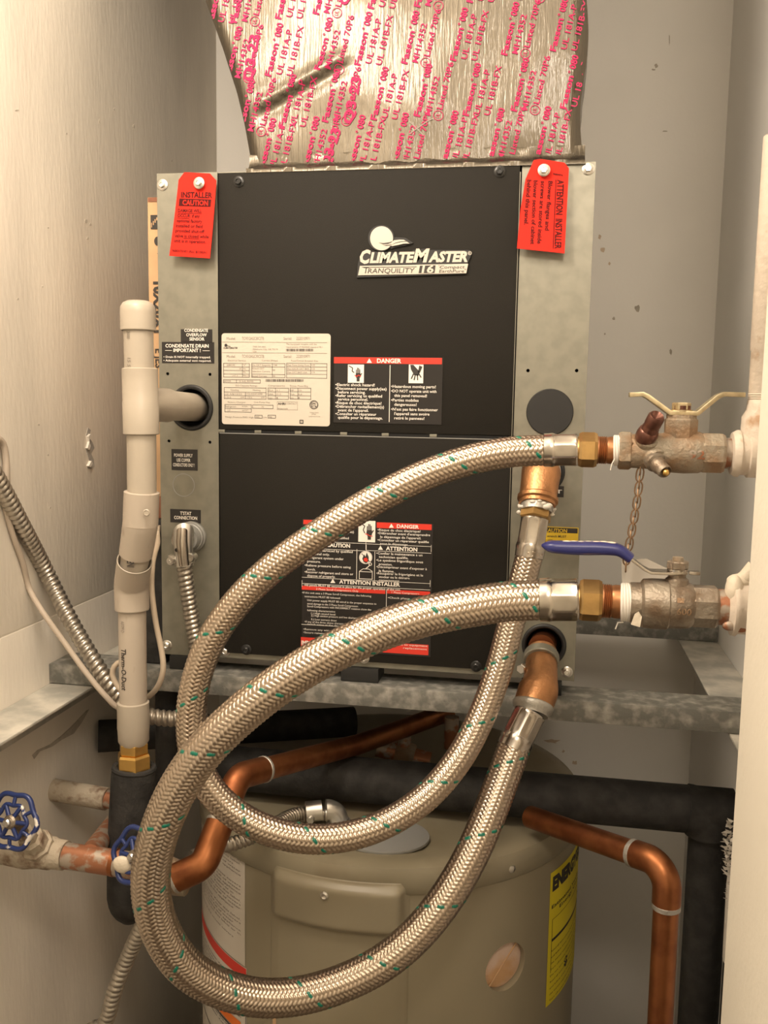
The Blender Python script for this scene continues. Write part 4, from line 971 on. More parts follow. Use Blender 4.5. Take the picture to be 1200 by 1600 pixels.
# copper line right of the tank
a = at(828, 1276, .02); c = at(1044, 1352, -.13); b2 = at(1056, 1660, -.14)
b2 = V(c[0] + .004, c[1], .002)
CR = empty('copper_line', (c[0], c[1], 0), 'copper pipe rising right of the tank and turning towards its lid', 'pipe', 'copper pipes')
MB().tube([a, c + (a - c) * .2], RC, 24).build('pipe_run', M['copper'], CR, ang=50)
MB().tube([c + unit(a - c) * .047] + bend(a, c, b2, .026) + [c + unit(b2 - c) * .047], RC * 1.12, 24).build('elbow_fitting', M['copper'], CR, ang=50)
MB().tube([c + unit(b2 - c) * .04, b2], RC, 24).build('pipe_run', M['copper'], CR, ang=50)
for P, dr in ((c + unit(a - c) * .048, unit(a - c)), (c + unit(b2 - c) * .048, V(0, 0, -1))):
    MB().cyl(P - dr * .0035, P + dr * .0035, RC * 1.14, n=24, bev=.001).build('solder_ring', M['solder'], CR)

# left: stubs and hand-wheel valves
ST = empty('painted_stub', atx(90, 1237, XL), 'paint-covered copper stub pipe coming out of the left wall', 'pipe', 'copper pipes')
sa = atx(84, 1234, XL); sb = V(.035, -.02, sa[2] - .012)
MB().tube([sa, sa + (sb - sa) * .42], .0155, 20).build('painted_collar', M['oldpaint'], ST); MB().tube([sa + (sb - sa) * .35, sb], .0125, 20).build('pipe_run', M['copper_old'], ST)
yv = -.205
g0 = at(68, 1328, yv); g1 = at(110, 1338, yv); g2 = at(205, 1352, yv); g3 = at(262, 1370, yv)
wallp = V(XL + .001, yv, g0[2] + .002)
LV = empty('copper_branch', g1, 'short copper branch pipe flecked with paint between the two blue hand wheels', 'pipe', 'copper pipes')
MB().tube([at(103, 1337, yv), g2, at(222, 1357, yv)], .0150, 24).build('pipe_run', M['copper_old'], LV)
MB().cyl(at(176, 1347, yv), at(182, 1348, yv), .0160, n=24).build('solder_ring', M['copper'], LV)
q0 = at(140, 1336, yv); q1 = at(188, 1272, .01)
MB().tube([q0, q1], .0125, 20).build('side_branch', M['copper_old'], LV)
def handwheel(E, c, axis, R):
    u, w2 = perp(axis); ax = unit(axis)
    t = np.linspace(0, 2 * np.pi, 72, endpoint=False)
    o = MB(); Rt = R * (1 + .06 * np.cos(6 * t))
    o.loop(c + (np.outer(np.cos(t), u) + np.outer(np.sin(t), w2)) * Rt[:, None], R * .10, 10)
    R2 = R * (.62 + .05 * np.cos(6 * t)); o.loop(c + ax * .002 + (np.outer(np.cos(t), u) + np.outer(np.sin(t), w2)) * R2[:, None], R * .075, 8)
    for k in range(12):
        an = k * math.pi / 6; dr = math.cos(an) * u + math.sin(an) * w2
        if k % 2: o.tube([c + ax * .002 + dr * R * .60, c + dr * R * .97], R * .075, 8)
        else: o.tube([c + ax * .004 + dr * R * .15, c + ax * .002 + dr * R * .64], R * .085, 8)
    o.build('hand_wheel', M['bluepaint'], E, ang=60)
    MB().lathe(c - ax * .004, c + ax, [(0, R * .26), (.010, R * .26), (.012, R * .20)], 20).build('hub', M['nickel'], E)
    MB().lathe(c + ax * .006, c + ax, [(0, R * .15), (.006, R * .15), (.0075, R * .10)], 12).build('wheel_nut', M['screw'], E)
V1 = empty('gate_valve', g0, 'paint-crusted gate valve with a chipped blue hand wheel at the left edge', 'valve', 'hand wheel valves')
wc = at(20, 1283, yv - .055); ax1 = unit(wc - at(64, 1326, yv))
MB().lathe(wallp, g1, [(0, .0165), (.035, .0165), (.037, .0205), (.058, .0215), (.075, .0225), (.090, .0195), (.105, .0190), (.107, .0175), (.122, .0170)], 20).build('body', M['oldpaint'], V1, ang=45)
MB().lathe(at(66, 1328, yv), wc, [(0, .0185), (.018, .019), (.020, .016), (.034, .015), (.036, .010), (.052, .010)], 8).build('bonnet', M['oldpaint'], V1, ang=30)
MB().tube([at(50, 1312, yv - .02), wc], .0055, 12).build('stem', M['nickel'], V1)
handwheel(V1, wc, unit(V(-.10, -1, .25)), .0300)
V2 = empty('gate_valve', g2, 'brass gate valve with a blue hand wheel half hidden by the braided hose', 'valve', 'hand wheel valves')
wc2 = at(214, 1338, yv - .055)
MB().lathe(at(218, 1354, yv), at(283, 1374, yv), [(0, .0165), (.012, .0195), (.030, .021), (.046, .0195), (.062, .0165)], 20).build('body', M['bronze'], V2, ang=45)
MB().lathe(at(236, 1358, yv), wc2, [(0, .016), (.020, .016), (.022, .011), (.048, .009)], 8).build('bonnet', M['bronze'], V2)
handwheel(V2, wc2, unit(V(-.25, -1, .35)), .0300)
MB().ball(at(191, 1351, yv - .060), .0098, 14, 9, (1.15, .5, 1)).build('paint_blob', M['cream'], V2)
# flexible lead going down at lower left
LC = ribbed([at(244, 1412, -.185), at(225, 1442, -.18), at(200, 1495, -.17), at(180, 1545, -.17), at(163, 1600, -.165), V(at(140, 1660, -.16)[0], -.16, .70), V(-.03, -.15, .40), V(-.04, -.12, .03)], .0088, .0075, .0011).build('flexible_conduit', M['conduit'], None, ang=60)
tag(LC, 'ribbed steel conduit hanging down below the blue-handled valve', 'conduit', 'ribbed conduits')

# ================================================================ condensate drain
yd = -.155
def pv(px, py, y=yd): return at(px, py, y)
CD = empty('condensate_drain', pv(208, 1160), 'white plastic condensate drain standpipe with cap, tee and offset elbows', 'drain pipe')
RP = .0167
c_top = pv(215, 470); c_bot = pv(216, 517)
L = np.linalg.norm(c_bot - c_top)
MB().lathe(c_bot, c_top, [(0, .0188), (.001, .0198), (L * .62, .0198), (L * .80, .0192), (L * .93, .0165), (L, .0115), (L + .0006, 0)], 36, cap=False).build('cap', M['pvc'], CD, ang=40)
MB().tube([pv(216, 510), pv(218, 590)], RP, 32).build('pipe', M['pvc'], CD, ang=50)
t0 = pv(218.5, 575); t1 = pv(221, 679); L = np.linalg.norm(t1 - t0)
MB().lathe(t0, t1, [(0, .0185), (.001, .0202), (L * .5, .0202), (L * .5 + .0006, .0205), (L - .001, .0205), (L, .0188)], 36).build('tee', M['pvc'], CD, ang=30)
hc = V(hx - .002, .010, hz); ts = pv(221, 630); dr = unit(hc - ts)
MB().lathe(ts, hc, [(0, .0190), (.052, .0200), (.056, .0205), (.075, .0207), (.076, .0190)], 32).build('tee_branch', M['pvc'], CD, ang=40)
MB().cyl(ts + dr * .06, hc + V(0, .018, 0), .0185, n=32).build('branch_pipe', M['pvc'], CD)
MB().tube([pv(221, 670), pv(222, 790)], RP, 32).build('pipe', M['pvc'], CD, ang=50)
# upper 45 elbow: straight socket then turned mouth
y2 = yd + .026
ea0 = pv(221.5, 768); ea1 = at(219.5, 818, yd + .002); ea2 = at(209.5, 884, y2 - .008)
MB().lathe(ea0, ea1, [(0, .0185), (.0008, .0203), (.040, .0203)], 34).build('elbow', M['pvcdirt'], CD, ang=40)
MB().tube([ea0 + (ea1 - ea0) * .9] + bend(ea0, ea1, ea2, .03) + [ea1 + (ea2 - ea1) * .72], [.0203] * 13 + [.0196], 34).build('elbow', M['pvcdirt'], CD, ang=40)
MB().tube([ea1 + (ea2 - ea1) * .5, ea2 + (ea2 - ea1) * .25], RP, 30).build('pipe', M['pvc'], CD)
# lower 45 elbow: open rim turned up to the right
eb0 = at(210.5, 877, y2 - .014); eb1 = at(205, 914, y2 + .008); eb2 = at(206.5, 951, y2 + .008)
pts = [eb0] + bend(eb0, eb1, eb2, .025) + [eb2]
MB().tube(pts, [.0206] * len(pts), 34, cap=False).build('elbow', M['pvcdirt'], CD, ang=50)
dr = unit(eb0 - eb1)
MB().lathe(eb0 - dr * .012, eb0 + dr * .02, [(0, .0170), (.012, .0190), (.0132, .0198), (.0130, .0206), (.010, .0207)], 34, cap=False).build('elbow_rim', M['pvc'], CD, ang=60)
y3 = y2 + .008
MB().tube([at(206.3, 940, y3), at(208.5, 1110, y3)], RP, 32).build('pipe', M['pvcdirt'], CD, ang=50)
MB().ring(at(206.5, 951, y3), (0, 0, 1), .0190, .0016, 34, 8).build('elbow_rim', M['pvc'], CD)
k0 = at(208, 1096, y3); k1 = at(209, 1162, y3); L = np.linalg.norm(k1 - k0)
MB().lathe(k0, k1, [(0, .0178), (.001, .0194), (L * .62, .0197), (L * .66, .0193), (L * .92, .0188), (L, .0165)], 34).build('coupling', M['pvc'], CD, ang=40)
b0 = at(209, 1158, y3); b1 = at(209, 1176, y3); b2_ = at(209.5, 1211, y3)
MB().hexn(b0, b1, .0185, .002).build('brass_collar', M['brass'], CD, ang=20)
MB().hexn(b1, b2_, .0212, .003).build('brass_nut', M['brass'], CD, ang=20)
# printing on the pipe
def pipe_text(s, px, py0, py1, y, cap, ang0, down=True, bold=.01):
    v, f = text_raw(s, bold, 0.1); mn, mx = v[:, 0].min(), v[:, 0].max()
    A = at(px, py0, y); B = at(px + .012 * (py1 - py0), py1, y); mb = MB(); u = (v[:, 0] - mn) / (mx - mn); t = v[:, 1] / CAPH * cap / RP
    P = []
    for a, b in zip(u, t):
        C = A + (B - A) * a; th_ = ang0 + (b if down else -b); P.append(C + (RP + .0004) * V(math.sin(th_), -math.cos(th_), 0))
    return mb.add(P, f)
pipe_text('Therm-O-Duct', 206.8, 1009, 1073, y3, .0068, -.43, True, .02).build('lettering', M['ink'], CD, ang=0, recalc=False)
pipe_text('ASTM D', 206.3, 966, 984, y3, .0046, -.42, True, .0).build('lettering', M['greyink'], CD, ang=0, recalc=False)
pipe_text('2000', 216.3, 519, 531, yd, .0044, -.42).build('lettering', M['greyink'], CD, ang=0, recalc=False)
pipe_text('15 S', 217.5, 560, 574, yd, .0044, -.42).build('lettering', M['greyink'], CD, ang=0, recalc=False)
pipe_text('RENI', 211, 868, 883, y2 - .014, .0080, -.12, True, .03).build('lettering', M['ink'], CD, ang=0, recalc=False)
P = at(229, 801, yd - .02); MB().lathe(P, P + V(.25, -1, 0), [(0, .0042), (.0012, .0040), (.0018, .003), (.0012, .0024), (.0012, 0)], 18, cap=False).build('moulding_mark', M['pvc'], CD)
# black trap below
BT = empty('insulated_trap', at(205, 1440, -.12), 'black foam-wrapped drain trap below the brass nut', 'pipe', 'black insulated pipes')
tb = at(209.5, 1200, y3 + .004); tm = at(204, 1300, -.120); tend = at(202, 1405, -.120); tlow = at(204, 1438, -.120)
pts = spline([tb, tm, tend, tlow], n=26); rr2 = np.full(26, .0275); rr2[0] = .0265; rr2[-4:] = (.0262, .0235, .019, .011)
MB().tube(pts, rr2, 28).build('foam_sleeve', M['foam'], BT, ang=50)
MB().ring(tb, unit(tm - tb), .024, .0038, 28, 8).build('foam_lip', M['foam'], BT)
st2 = MB().tube([at(262, 1040, .03), at(262, 1240, .03)], .017, 20); 
tag(st2.build('black_riser', M['foam'], None), 'black vertical foam sleeve behind the drain pipe under the stand', 'pipe', 'black insulated pipes')

# ================================================================ cables and conduits at left
yc = lambda px, py, off=.012: atx(px, py, XL + off)
def cable(name, m, pts, r, label, cat='cable', group='thin cables'):
    return tag(MB().tube(spline(pts, step=.006), r, 12).build(name, m, None, ang=60), label, cat, group)
cp = [yc(-60, 690), yc(-20, 725), yc(5, 765), yc(35, 822), yc(72, 893), at(106, 962, -.055), at(140, 1022, -.068), at(170, 1068, -.072), at(192, 1095, -.068), at(225, 1116, -.065), at(255, 1122, -.06), at(290, 1124, -.05), at(330, 1140, .0)]
CDT = ribbed(cp, .0098, .0078, .0013).build('flexible_conduit', M['conduit'], None, ang=60)
tag(CDT, 'ribbed steel conduit sagging along the left wall and behind the drain pipe', 'conduit', 'ribbed conduits')
cable('wall_cable', M['cable2'], [yc(-40, 700, .006), yc(-8, 684, .006), yc(4, 692, .006), yc(9, 715, .006), yc(10, 745, .006), yc(12, 775, .004)], .0042, 'grey cable bowing out of the left edge above the conduit')
cable('wall_cable', M['cable2'], [yc(2, 770, .004), yc(20, 835, .005), yc(36, 880, .005), yc(46, 920, .005), at(66, 955, -.085), at(100, 1003, -.085), at(140, 1058, -.088), at(168, 1091, -.088), at(183, 1105, -.082), at(198, 1110, -.075)], .0036, 'grey cable running down the left wall under the ribbed conduit')
cable('thermostat_cable', M['cable'], [V(-.0062, .004, at(252, 822, 0)[2]), V(-.0062, .002, at(251, 836, 0)[2]), at(246, 850, -.03), at(241.5, 866, -.055), at(238, 885, -.09), at(237, 920, -.095), at(243, 970, -.10), at(253, 1020, -.10), at(255, 1045, -.10), at(248, 1070, -.095), at(235, 1086, -.085), at(222, 1092, -.075), at(196, 1085, -.075), at(178, 1062, -.075), at(176, 1048, -.075), at(184, 1036, -.075), at(205, 1030, -.07)], .0036, 'ivory cable looping beside the drain pipe to the heat pump')

# thermostat conduit connector on the cabinet
TS = empty('thermostat_conduit', at(290, 860, 0), 'steel flexible conduit with an angled clamp connector on the left post', 'conduit', 'ribbed conduits')
cc = at(300, 838, 0)
MB().lathe(cc + V(0, -.0006, 0), cc + V(0, -.1, 0), [(0, .0205), (.004, .0205), (.006, .019), (.010, .019), (.011, .0175), (.016, .0175), (.022, .016)], 32).build('bushing', M['greyrub'], TS, ang=35)
cy = -.033
e0 = at(286, 826, cy + .005); e1 = at(286, 884, cy)
MB().tube([cc + V(0, -.014, 0), cc + V(-.003, -.026, .001)] + [at(287, 832, cy + .002), at(285.5, 845, cy), at(287, 865, cy), at(288.5, 884, cy)], [.0150, .0150, .0135, .0128, .0120, .0118], 20).build('elbow_body', M['diecast'], TS, ang=40)
cvr = MB(); t = np.linspace(-1, 1, 9)
Pc = [at(277 + 8, 831, cy - .006), at(284.5, 829, cy - .012), at(284, 845, cy - .0145), at(286, 866, cy - .014), at(288, 883, cy - .013)]
MB().tube(Pc, [.004, .0070, .0074, .0072, .0068], 14).build('cover_strap', M['steel'], TS, ang=40)
for a, b in ((268, 876), (298, 871)):
    P = at(a, b, cy - .004); MB().lathe(P + V(0, .010, 0), P + V(0, -.02, 0), [(0, .0058), (.010, .0058), (.012, .0062), (.0145, .005), (.0145, .002), (.0130, .001)], 16).build('clamp_screw', M['screw'], TS, ang=35)
P = at(283, 873, cy); MB().box((P[0] - .016, P[1] - .006, P[2] - .005), (P[0] + .018, P[1] + .004, P[2] + .005)).build('clamp_ear', M['diecast'], TS, bevel=.0015)
P = at(277.2, 859, cy - .013); MB().cyl(P, P + V(0, -.0025, 0), .0026, n=12).build('cover_screw', M['blkscrew'], TS)
ribbed([at(287, 872, cy), at(290, 900, cy), at(295, 935, cy + .003), at(301, 975, cy + .006), at(307, 1010, cy + .004), at(310, 1050, -.045), at(312, 1110, -.05), at(322, 1180, -.01)], .0093, .0066, .0011).build('conduit', M['conduit'], TS, ang=60)

# ================================================================ boxes wedged beside the cabinet
xb0 = at(231.5, 400, .03)[0]
zb0 = at(240, 602, .03)[2]; zb1 = at(239, 308, .03)[2]
FB = empty('filter_carton', (xb0 + .014, .25, zb0), 'tall thin brown carton standing between the heat pump and the left wall', 'carton', 'cartons beside the heat pump')
zf = 1.3620
MB().box((xb0, .03, zf), (-.004, .50, zb1)).build('carton', M['card'], FB, bevel=.001)
MB().box((xb0 + .001, .0292, zb1 - .006), (-.005, .0298, zb1 - .0005)).build('end_flap', M['card2'], FB)
tx = MB()
def side_text(s, px, py0, py1, cap, bold=.03):
    v, f = text_raw(s, bold, 0.0); mn, mx = v[:, 0].min(), v[:, 0].max()
    A = at(px, py0, .03); B = at(px, py1, .03)
    Z = A[2] + (v[:, 0] - mn) / (mx - mn) * (B[2] - A[2]); X = A[0] - v[:, 1] / CAPH * cap * -1
    tx.add(np.stack([X, np.full(len(X), .0293), Z], 1), f)
XC = -.006
def st(s, z0, z1, x0, cap, bold=.03):
    v, f = text_raw(s, bold, 0.0); mn, mx = v[:, 0].min(), v[:, 0].max()
    keepx = x0 + v[:, 1] / CAPH * cap
    Z = z0 + (v[:, 0] - mn) / (mx - mn) * (z1 - z0)
    tx.add(np.stack([np.clip(keepx, xb0 + .001, -.0045), np.full(len(Z), .0293), Z], 1), f)
zpx = lambda py: float(at(240, py, .03)[2])
st('10X20X1', zpx(440), zpx(520), -.019, .013, .05)
st('filter your indoor air', zpx(383), zpx(432), -.012, .005, .01)
st('E JES', zpx(545), zpx(575), -.018, .010, .02)
P = at(243, 347, .03); 
tx.box((P[0] - .0065, .0290, P[2] - .009), (P[0] + .0045, .0294, P[2] + .009))
tx.add([(P[0] + .003 + .005 * math.cos(a), .0292, zpx(377) + .006 * math.sin(a)) for a in np.linspace(0, 2 * np.pi, 16, endpoint=False)], [tuple(range(16))])
tx.box((xb0 + .016, .0291, zpx(520)), (-.005, .0294, zpx(518)))
tx.build('lettering', M['ink'], FB, ang=0)
sg = MB()
for k in range(4):
    sg.box((P[0] - .0055 + k * .0024, .0286, P[2] - .007 + k * .003), (P[0] - .0045 + k * .0026, .0289, P[2] - .001 + k * .0022))
sg.build('carton_mark', M['card'], FB)
o = MB().box((-.034, .02, 1.3330), (-.003, .52, 1.3615)).build('brown_box', M['card2'], None, bevel=.002)
tag(o, 'dark brown flat box edge under the tall carton beside the heat pump', 'carton', 'cartons beside the heat pump')
o = MB().box((-.040, .012, ZR + .0005), (-.002, .50, 1.3325)).build('foam_block', M['foam'], None, bevel=.003)
tag(o, 'black foam block standing on the stand beside the left post', 'foam block')

# ================================================================ braided hoses
def braid(pts, R, N, pitch, step=.0008, rpt=6):
    P = spline(pts, step=step); T, U, W = frames(P); k = len(P); n = N * rpt
    u = np.arange(n) / n; s = np.arange(k) * step
    a = N * u[None, :] + s[:, None] / pitch; b = N * u[None, :] - s[:, None] / pitch
    i = np.floor(a); j = np.floor(b); fa = a - i; fb = b - j
    tA = np.mod(i + b, 4) / 2; tB = np.mod(j + a + 2, 4) / 2
    sA = np.abs(2 * fa - 1) ** 4; sB = np.abs(2 * fb - 1) ** 4
    hA = np.sin(np.pi * tA) - 1.1 * sA; hB = np.sin(np.pi * tB) - 1.1 * sB
    top = hA >= hB; h = np.maximum(hA, hB)
    tr_ = (top & (np.mod(i, N) == 3) & (hA > -.15)).astype(np.float32)
    rad = R + .00085 * np.clip(h, -1, 1)
    ph = -2 * np.pi * u
    v = P[:, None] + (np.cos(ph)[None, :, None] * U[:, None] + np.sin(ph)[None, :, None] * W[:, None]) * rad[..., None]
    v = v.reshape(-1, 3)
    ii, jj = np.meshgrid(np.arange(k - 1), np.arange(n), indexing='ij'); jn = (jj + 1) % n
    q = np.stack([ii * n + jj, (ii + 1) * n + jj, (ii + 1) * n + jn, ii * n + jn], -1).reshape(-1, 4).astype(np.int32)
    c = (v.max(0) + v.min(0)) / 2
    me = bpy.data.meshes.new('braid'); me.vertices.add(len(v)); me.vertices.foreach_set('co', (v - c).astype(np.float32).ravel())
    me.loops.add(q.size); me.loops.foreach_set('vertex_index', q.ravel())
    me.polygons.add(len(q)); me.polygons.foreach_set('loop_start', np.arange(0, q.size, 4, dtype=np.int32))
    me.polygons.foreach_set('loop_total', np.full(len(q), 4, np.int32))
    me.update(calc_edges=True)
    me.polygons.foreach_set('use_smooth', np.ones(len(q), bool))
    at_ = me.attributes.new('tracer', 'FLOAT', 'POINT'); at_.data.foreach_set('value', tr_.ravel())
    me.materials.append(M['braid'])
    return me, c, P
def ferrule(E, p0, p1, R, flats=8):
    """crimped sleeve: swaged ring at p0 (hose side), faceted barrel to p1"""
    L = np.linalg.norm(np.asarray(p1) - np.asarray(p0)); d = unit(np.asarray(p1) - np.asarray(p0)); p0 = np.asarray(p0)
    mb = MB().lathe(p0, p1, [(0, R * 1.0), (.0008, R * 1.06), (L * .18, R * 1.07), (L * .26, R * 1.10), (L * .34, R * 1.04)], 40)
    u, w2 = perp(d); n = 96; t = np.linspace(0, 2 * np.pi, n, endpoint=False)
    prof = []
    for s, dep in ((L * .26, 0), (L * .36, .6), (L * .46, 1), (L * .80, 1), (L * .90, .6), (L * .955, 0), (L, 0)):
        rr3 = R * (1.055 if s < L else .99) * (1 - dep * .06 * (.5 + .5 * np.cos(t * flats)) ** .6)
        prof.append(p0 + d * s + (np.outer(np.cos(t), u) + np.outer(np.sin(t), w2)) * rr3[:, None])
    v = np.concatenate(prof); k = len(prof)
    f = [(i * n + j, i * n + (j + 1) % n, (i + 1) * n + (j + 1) % n, (i + 1) * n + j) for i in range(k - 1) for j in range(n)]
    f.append(tuple((k - 1) * n + j for j in range(n)))
    mb.add(v, f)
    return mb.build('ferrule', M['steel'], E, ang=40)

# --- upper hose
Y1 = -.20
h1 = [(862, 703, Y1), (845, 703.5, Y1), (800, 706, -.202), (740, 717, -.208), (660, 744, -.216), (580, 784, -.224), (500, 834, -.232), (425, 888, -.240), (370, 942, -.246), (330, 1000, -.250), (306, 1065, -.253), (298, 1125, -.255), (304, 1180, -.257), (328, 1232, -.258), (372, 1274, -.256), (430, 1301, -.250), (490, 1311, -.240), (550, 1305, -.226), (610, 1283, -.208), (668, 1243, -.186), (716, 1187, -.162), (752, 1120, -.138), (778, 1050, -.118), (797, 980, -.102), (812, 925, -.094), (824, 880, -.088), (829.5, 860, -.086)]
p1h = [at(*q) for q in h1]
HS1 = empty('braided_hose', p1h[16], 'braided steel hose from the upper valve looping to the upper copper elbow, smaller loop behind', 'hose', 'braided hoses')
me, c, P = braid(p1h, .0152, 16, .0049, rpt=8); link_mesh('braid', me, c, HS1)
ferrule(HS1, at(849, 703.3, Y1), at(902, 702.6, Y1), .0160)
ferrule(HS1, at(826.5, 872, -.0865), at(836.5, 806, -.078), .0158)
# --- lower hose
Y2 = -.28
h2 = [(855, 937, Y2), (840, 937.5, Y2), (790, 940, -.285), (730, 949, -.295), (660, 964, -.306), (590, 987, -.318), (520, 1019, -.330), (450, 1060, -.340), (385, 1109, -.348), (328, 1163, -.354), (284, 1222, -.356), (253, 1288, -.356), (237, 1350, -.353), (238, 1410, -.346), (256, 1465, -.336), (290, 1511, -.322), (340, 1542, -.304), (400, 1558, -.286), (465, 1556, -.268), (530, 1538, -.250), (595, 1506, -.232), (650, 1461, -.214), (696, 1405, -.195), (733, 1343, -.174), (762, 1278, -.150), (786, 1215, -.124), (803, 1168, -.106), (808, 1152, -.101)]
p2h = [at(*q) for q in h2]
HS2 = empty('braided_hose', p2h[16], 'thick braided steel hose from the blue-handled valve, wide front loop to the lower elbow', 'hose', 'braided hoses')
me, c, P = braid(p2h, .0187, 18, .0048, rpt=8); link_mesh('braid', me, c, HS2)
ferrule(HS2, at(842, 937, Y2), at(904, 937, Y2), .0193)
ferrule(HS2, at(800, 1172, -.108), at(829, 1113, -.086), .0182, 10)

# ================================================================ copper elbows on the cabinet
EU = empty('copper_elbow', (cux, -.03, cuz), 'cast copper elbow at the upper water port of the right post', 'elbow', 'copper elbows')
o0 = V(cux, .014, cuz); o1 = V(cux - .002, -.052, cuz + .006); o2 = at(839, 790, -.074)
MB().tube([o0] + bend(o0, o1, o2, .026, 14) + [o2], [.0165] + list(np.linspace(.0175, .0230, 7)) + list(np.linspace(.0232, .0222, 7)) + [.0215], 30).build('bend', M['copper_cast'], EU, ang=50)
MB().cyl(V(cux, -.012, cuz), V(cux, -.004, cuz), .0215, n=28, bev=.002).build('bead', M['solder'], EU)
dr = unit(o2 - o1)
MB().cyl(o2 - dr * .012, o2 - dr * .004, .0238, n=30, bev=.002).build('bead', M['copper_cast'], EU)
rag = MB(); rs = random.Random(9); pu, pw = perp(dr)
for k in range(26):
    an = rs.uniform(0, 6.28); r0 = pu * math.cos(an) + pw * math.sin(an); a = o2 + dr * rs.uniform(.001, .010) + r0 * .0185
    rag.ball(a, rs.uniform(.0022, .0045), 8, 6, (1.3, 1, .8))
rag.build('thread_seal', M['tape'], EU, ang=60)
MB().cyl(o2 - dr * .003, o2 + dr * .009, .0190, n=26).build('neck', M['solder'], EU)
MB().hexn(o2 + dr * .006, o2 + dr * .018, .0185).build('hose_nut', M['brass2'], EU, ang=20)
EL = empty('copper_elbow', (cbx, -.03, cbz), 'copper elbow with a clamp ring at the lower water port of the right post', 'elbow', 'copper elbows')
l0 = V(cbx, .016, cbz); l1 = V(cbx + .001, -.036, cbz - .020); l2 = at(833, 1103, -.080)
MB().tube([l0, at(846, 1012, -.014)], .0165, 26).build('stub', M['copper'], EL)
lc = at(845, 1050, -.058)
MB().tube([at(847, 1018, -.012)] + bend(at(847, 1018, -.012), at(844, 1070, -.062), l2, .034, 14) + [l2], [.0185] + list(np.linspace(.0205, .0240, 14)) + [.0232], 30).build('bend', M['copper_cast'], EL, ang=50)
dq = unit(at(842, 1060, -.062) - at(847, 1015, -.012)); pr = at(845.5, 1030, -.026)
MB().cyl(pr - dq * .006, pr + dq * .006, .0222, n=28, bev=.0015).build('clamp_ring', M['galv'], EL)
P = at(822, 1042, -.040); MB().cyl(P, P + V(-.006, -.014, .0), .0042, n=14).build('clamp_screw', M['screw'], EL); 
MB().hexn(P + V(-.004, -.006, 0), P + V(-.006, -.011, 0), .0062).build('clamp_nut', M['screw'], EL)
dr = unit(l2 - at(842, 1062, -.062))
MB().lathe(l2 - dr * .004, l2 + dr, [(0, .0228), (.003, .0250), (.008, .0235), (.011, .0205), (.014, .0200)], 28).build('solder_bead', M['solder'], EL, ang=60)

# ================================================================ valves on the right
def ax(px, py, y): return at(px, py, y)
# --- upper ball valve
UV = empty('ball_valve', at(1060, 703, Y1), 'aged bronze ball valve with a yellow wing handle and two test ports', 'valve', 'ball valves')
zu = at(905, 702.5, Y1)[2]
def hx_(px, y, z): return V(at(px, 702.5 if y == Y1 else 937, y)[0], y, z)
X = lambda px: hx_(px, Y1, zu)
MB().hexn(X(904), X(933), .0178, .003).build('union_nut', M['brass2'], UV, ang=20)
MB().lathe(X(899), X(906), [(0, .0135), (.012, .0135)], 24).build('nut_neck', M['brass2'], UV)
nl = np.linalg.norm(X(968) - X(932)); pf = [(0, .0140)]
for k in range(5): pf += [(.002 + k * .0018, .0142), (.0029 + k * .0018, .0131)]
pf += [(.013, .0138), (nl, .0138)]
MB().lathe(X(932), X(968), pf, 28).build('nipple', M['nipple'], UV, ang=30)
tp = MB()
for k, q in enumerate((961, 963.5, 966)): tp.ring(X(q), (1, .08 * (k - 1), .05), .0142, .0016, 26, 6)
tp.tube([X(961) + V(0, -.013, -.006), X(957) + V(-.001, -.0145, -.013), X(954) + V(0, -.013, -.019)], .0006, 6); tp.build('thread_tape', M['tape'], UV)
MB().hexn(X(966), X(987), .0190, .002).build('hex_end', M['bronze'], UV, ang=20)
bl = [(0, .0165)]
def px_l(a, b): return float(np.linalg.norm(X(b) - X(a)))
MB().lathe(X(985), X(1140), [(0, .0170), (px_l(985, 1000), .0172), (px_l(985, 1034), .0185), (px_l(985, 1042), .0205), (px_l(985, 1070), .0212), (px_l(985, 1092), .0205), (px_l(985, 1097), .0192), (px_l(985, 1100), .0188)], 32).build('body', M['bronze'], UV, ang=50)
MB().lathe(X(1094), X(1132), [(0, .0195), (.002, .0208), (px_l(1094, 1126), .0208), (px_l(1094, 1131), .0190)], 8).build('hex_end', M['bronze'], UV, ang=20)
MB().lathe(X(1128), X(1146), [(0, .0150), (px_l(1128, 1146), .0152)], 24).build('tail', M['copper_old'], UV)
sx = X(1062); sz = zu + .0175
MB().lathe(sx + V(0, 0, .010), sx + V(0, 0, 1), [(0, .0165), (.022, .0165), (.0235, .0150), (.027, .0150)], 8).build('stem_boss', M['bronze'], UV, ang=25)
MB().cyl(sx + V(0, 0, .034), sx + V(0, 0, .046), .0085, n=18).build('stem', M['darkbronze'], UV)
zh_ = at(1065, 644, Y1)[2]
prof = [(983, 617), (1004, 616), (1012, 620), (1046, 645), (1088, 646), (1120, 620), (1130, 616), (1163, 617)]
top = [at(a, b, Y1) for a, b in prof]; top = [V(p[0], 0, p[2]) for p in top]
hw = [.0075, .0085, .0090, .0105, .0105, .0090, .0085, .0070]
hm = MB(); vsx = []
for i, p in enumerate(top):
    tdir = top[min(i + 1, 7)] - top[max(i - 1, 0)]; nn = unit(V(-tdir[2], 0, tdir[0])) * .0023
    for sgn, yy in ((1, -1), (1, 1), (-1, 1), (-1, -1)): vsx.append(p + nn * sgn + V(0, Y1 + yy * hw[i], 0))
fx = [(0, 1, 2, 3), (28, 31, 30, 29)] + [(i * 4 + k, i * 4 + (k + 1) % 4, (i + 1) * 4 + (k + 1) % 4, (i + 1) * 4 + k) for i in range(7) for k in range(4)]
hm.add(vsx, fx); hm.build('wing_handle', M['zincplate'], UV, ang=40, bevel=.0006)
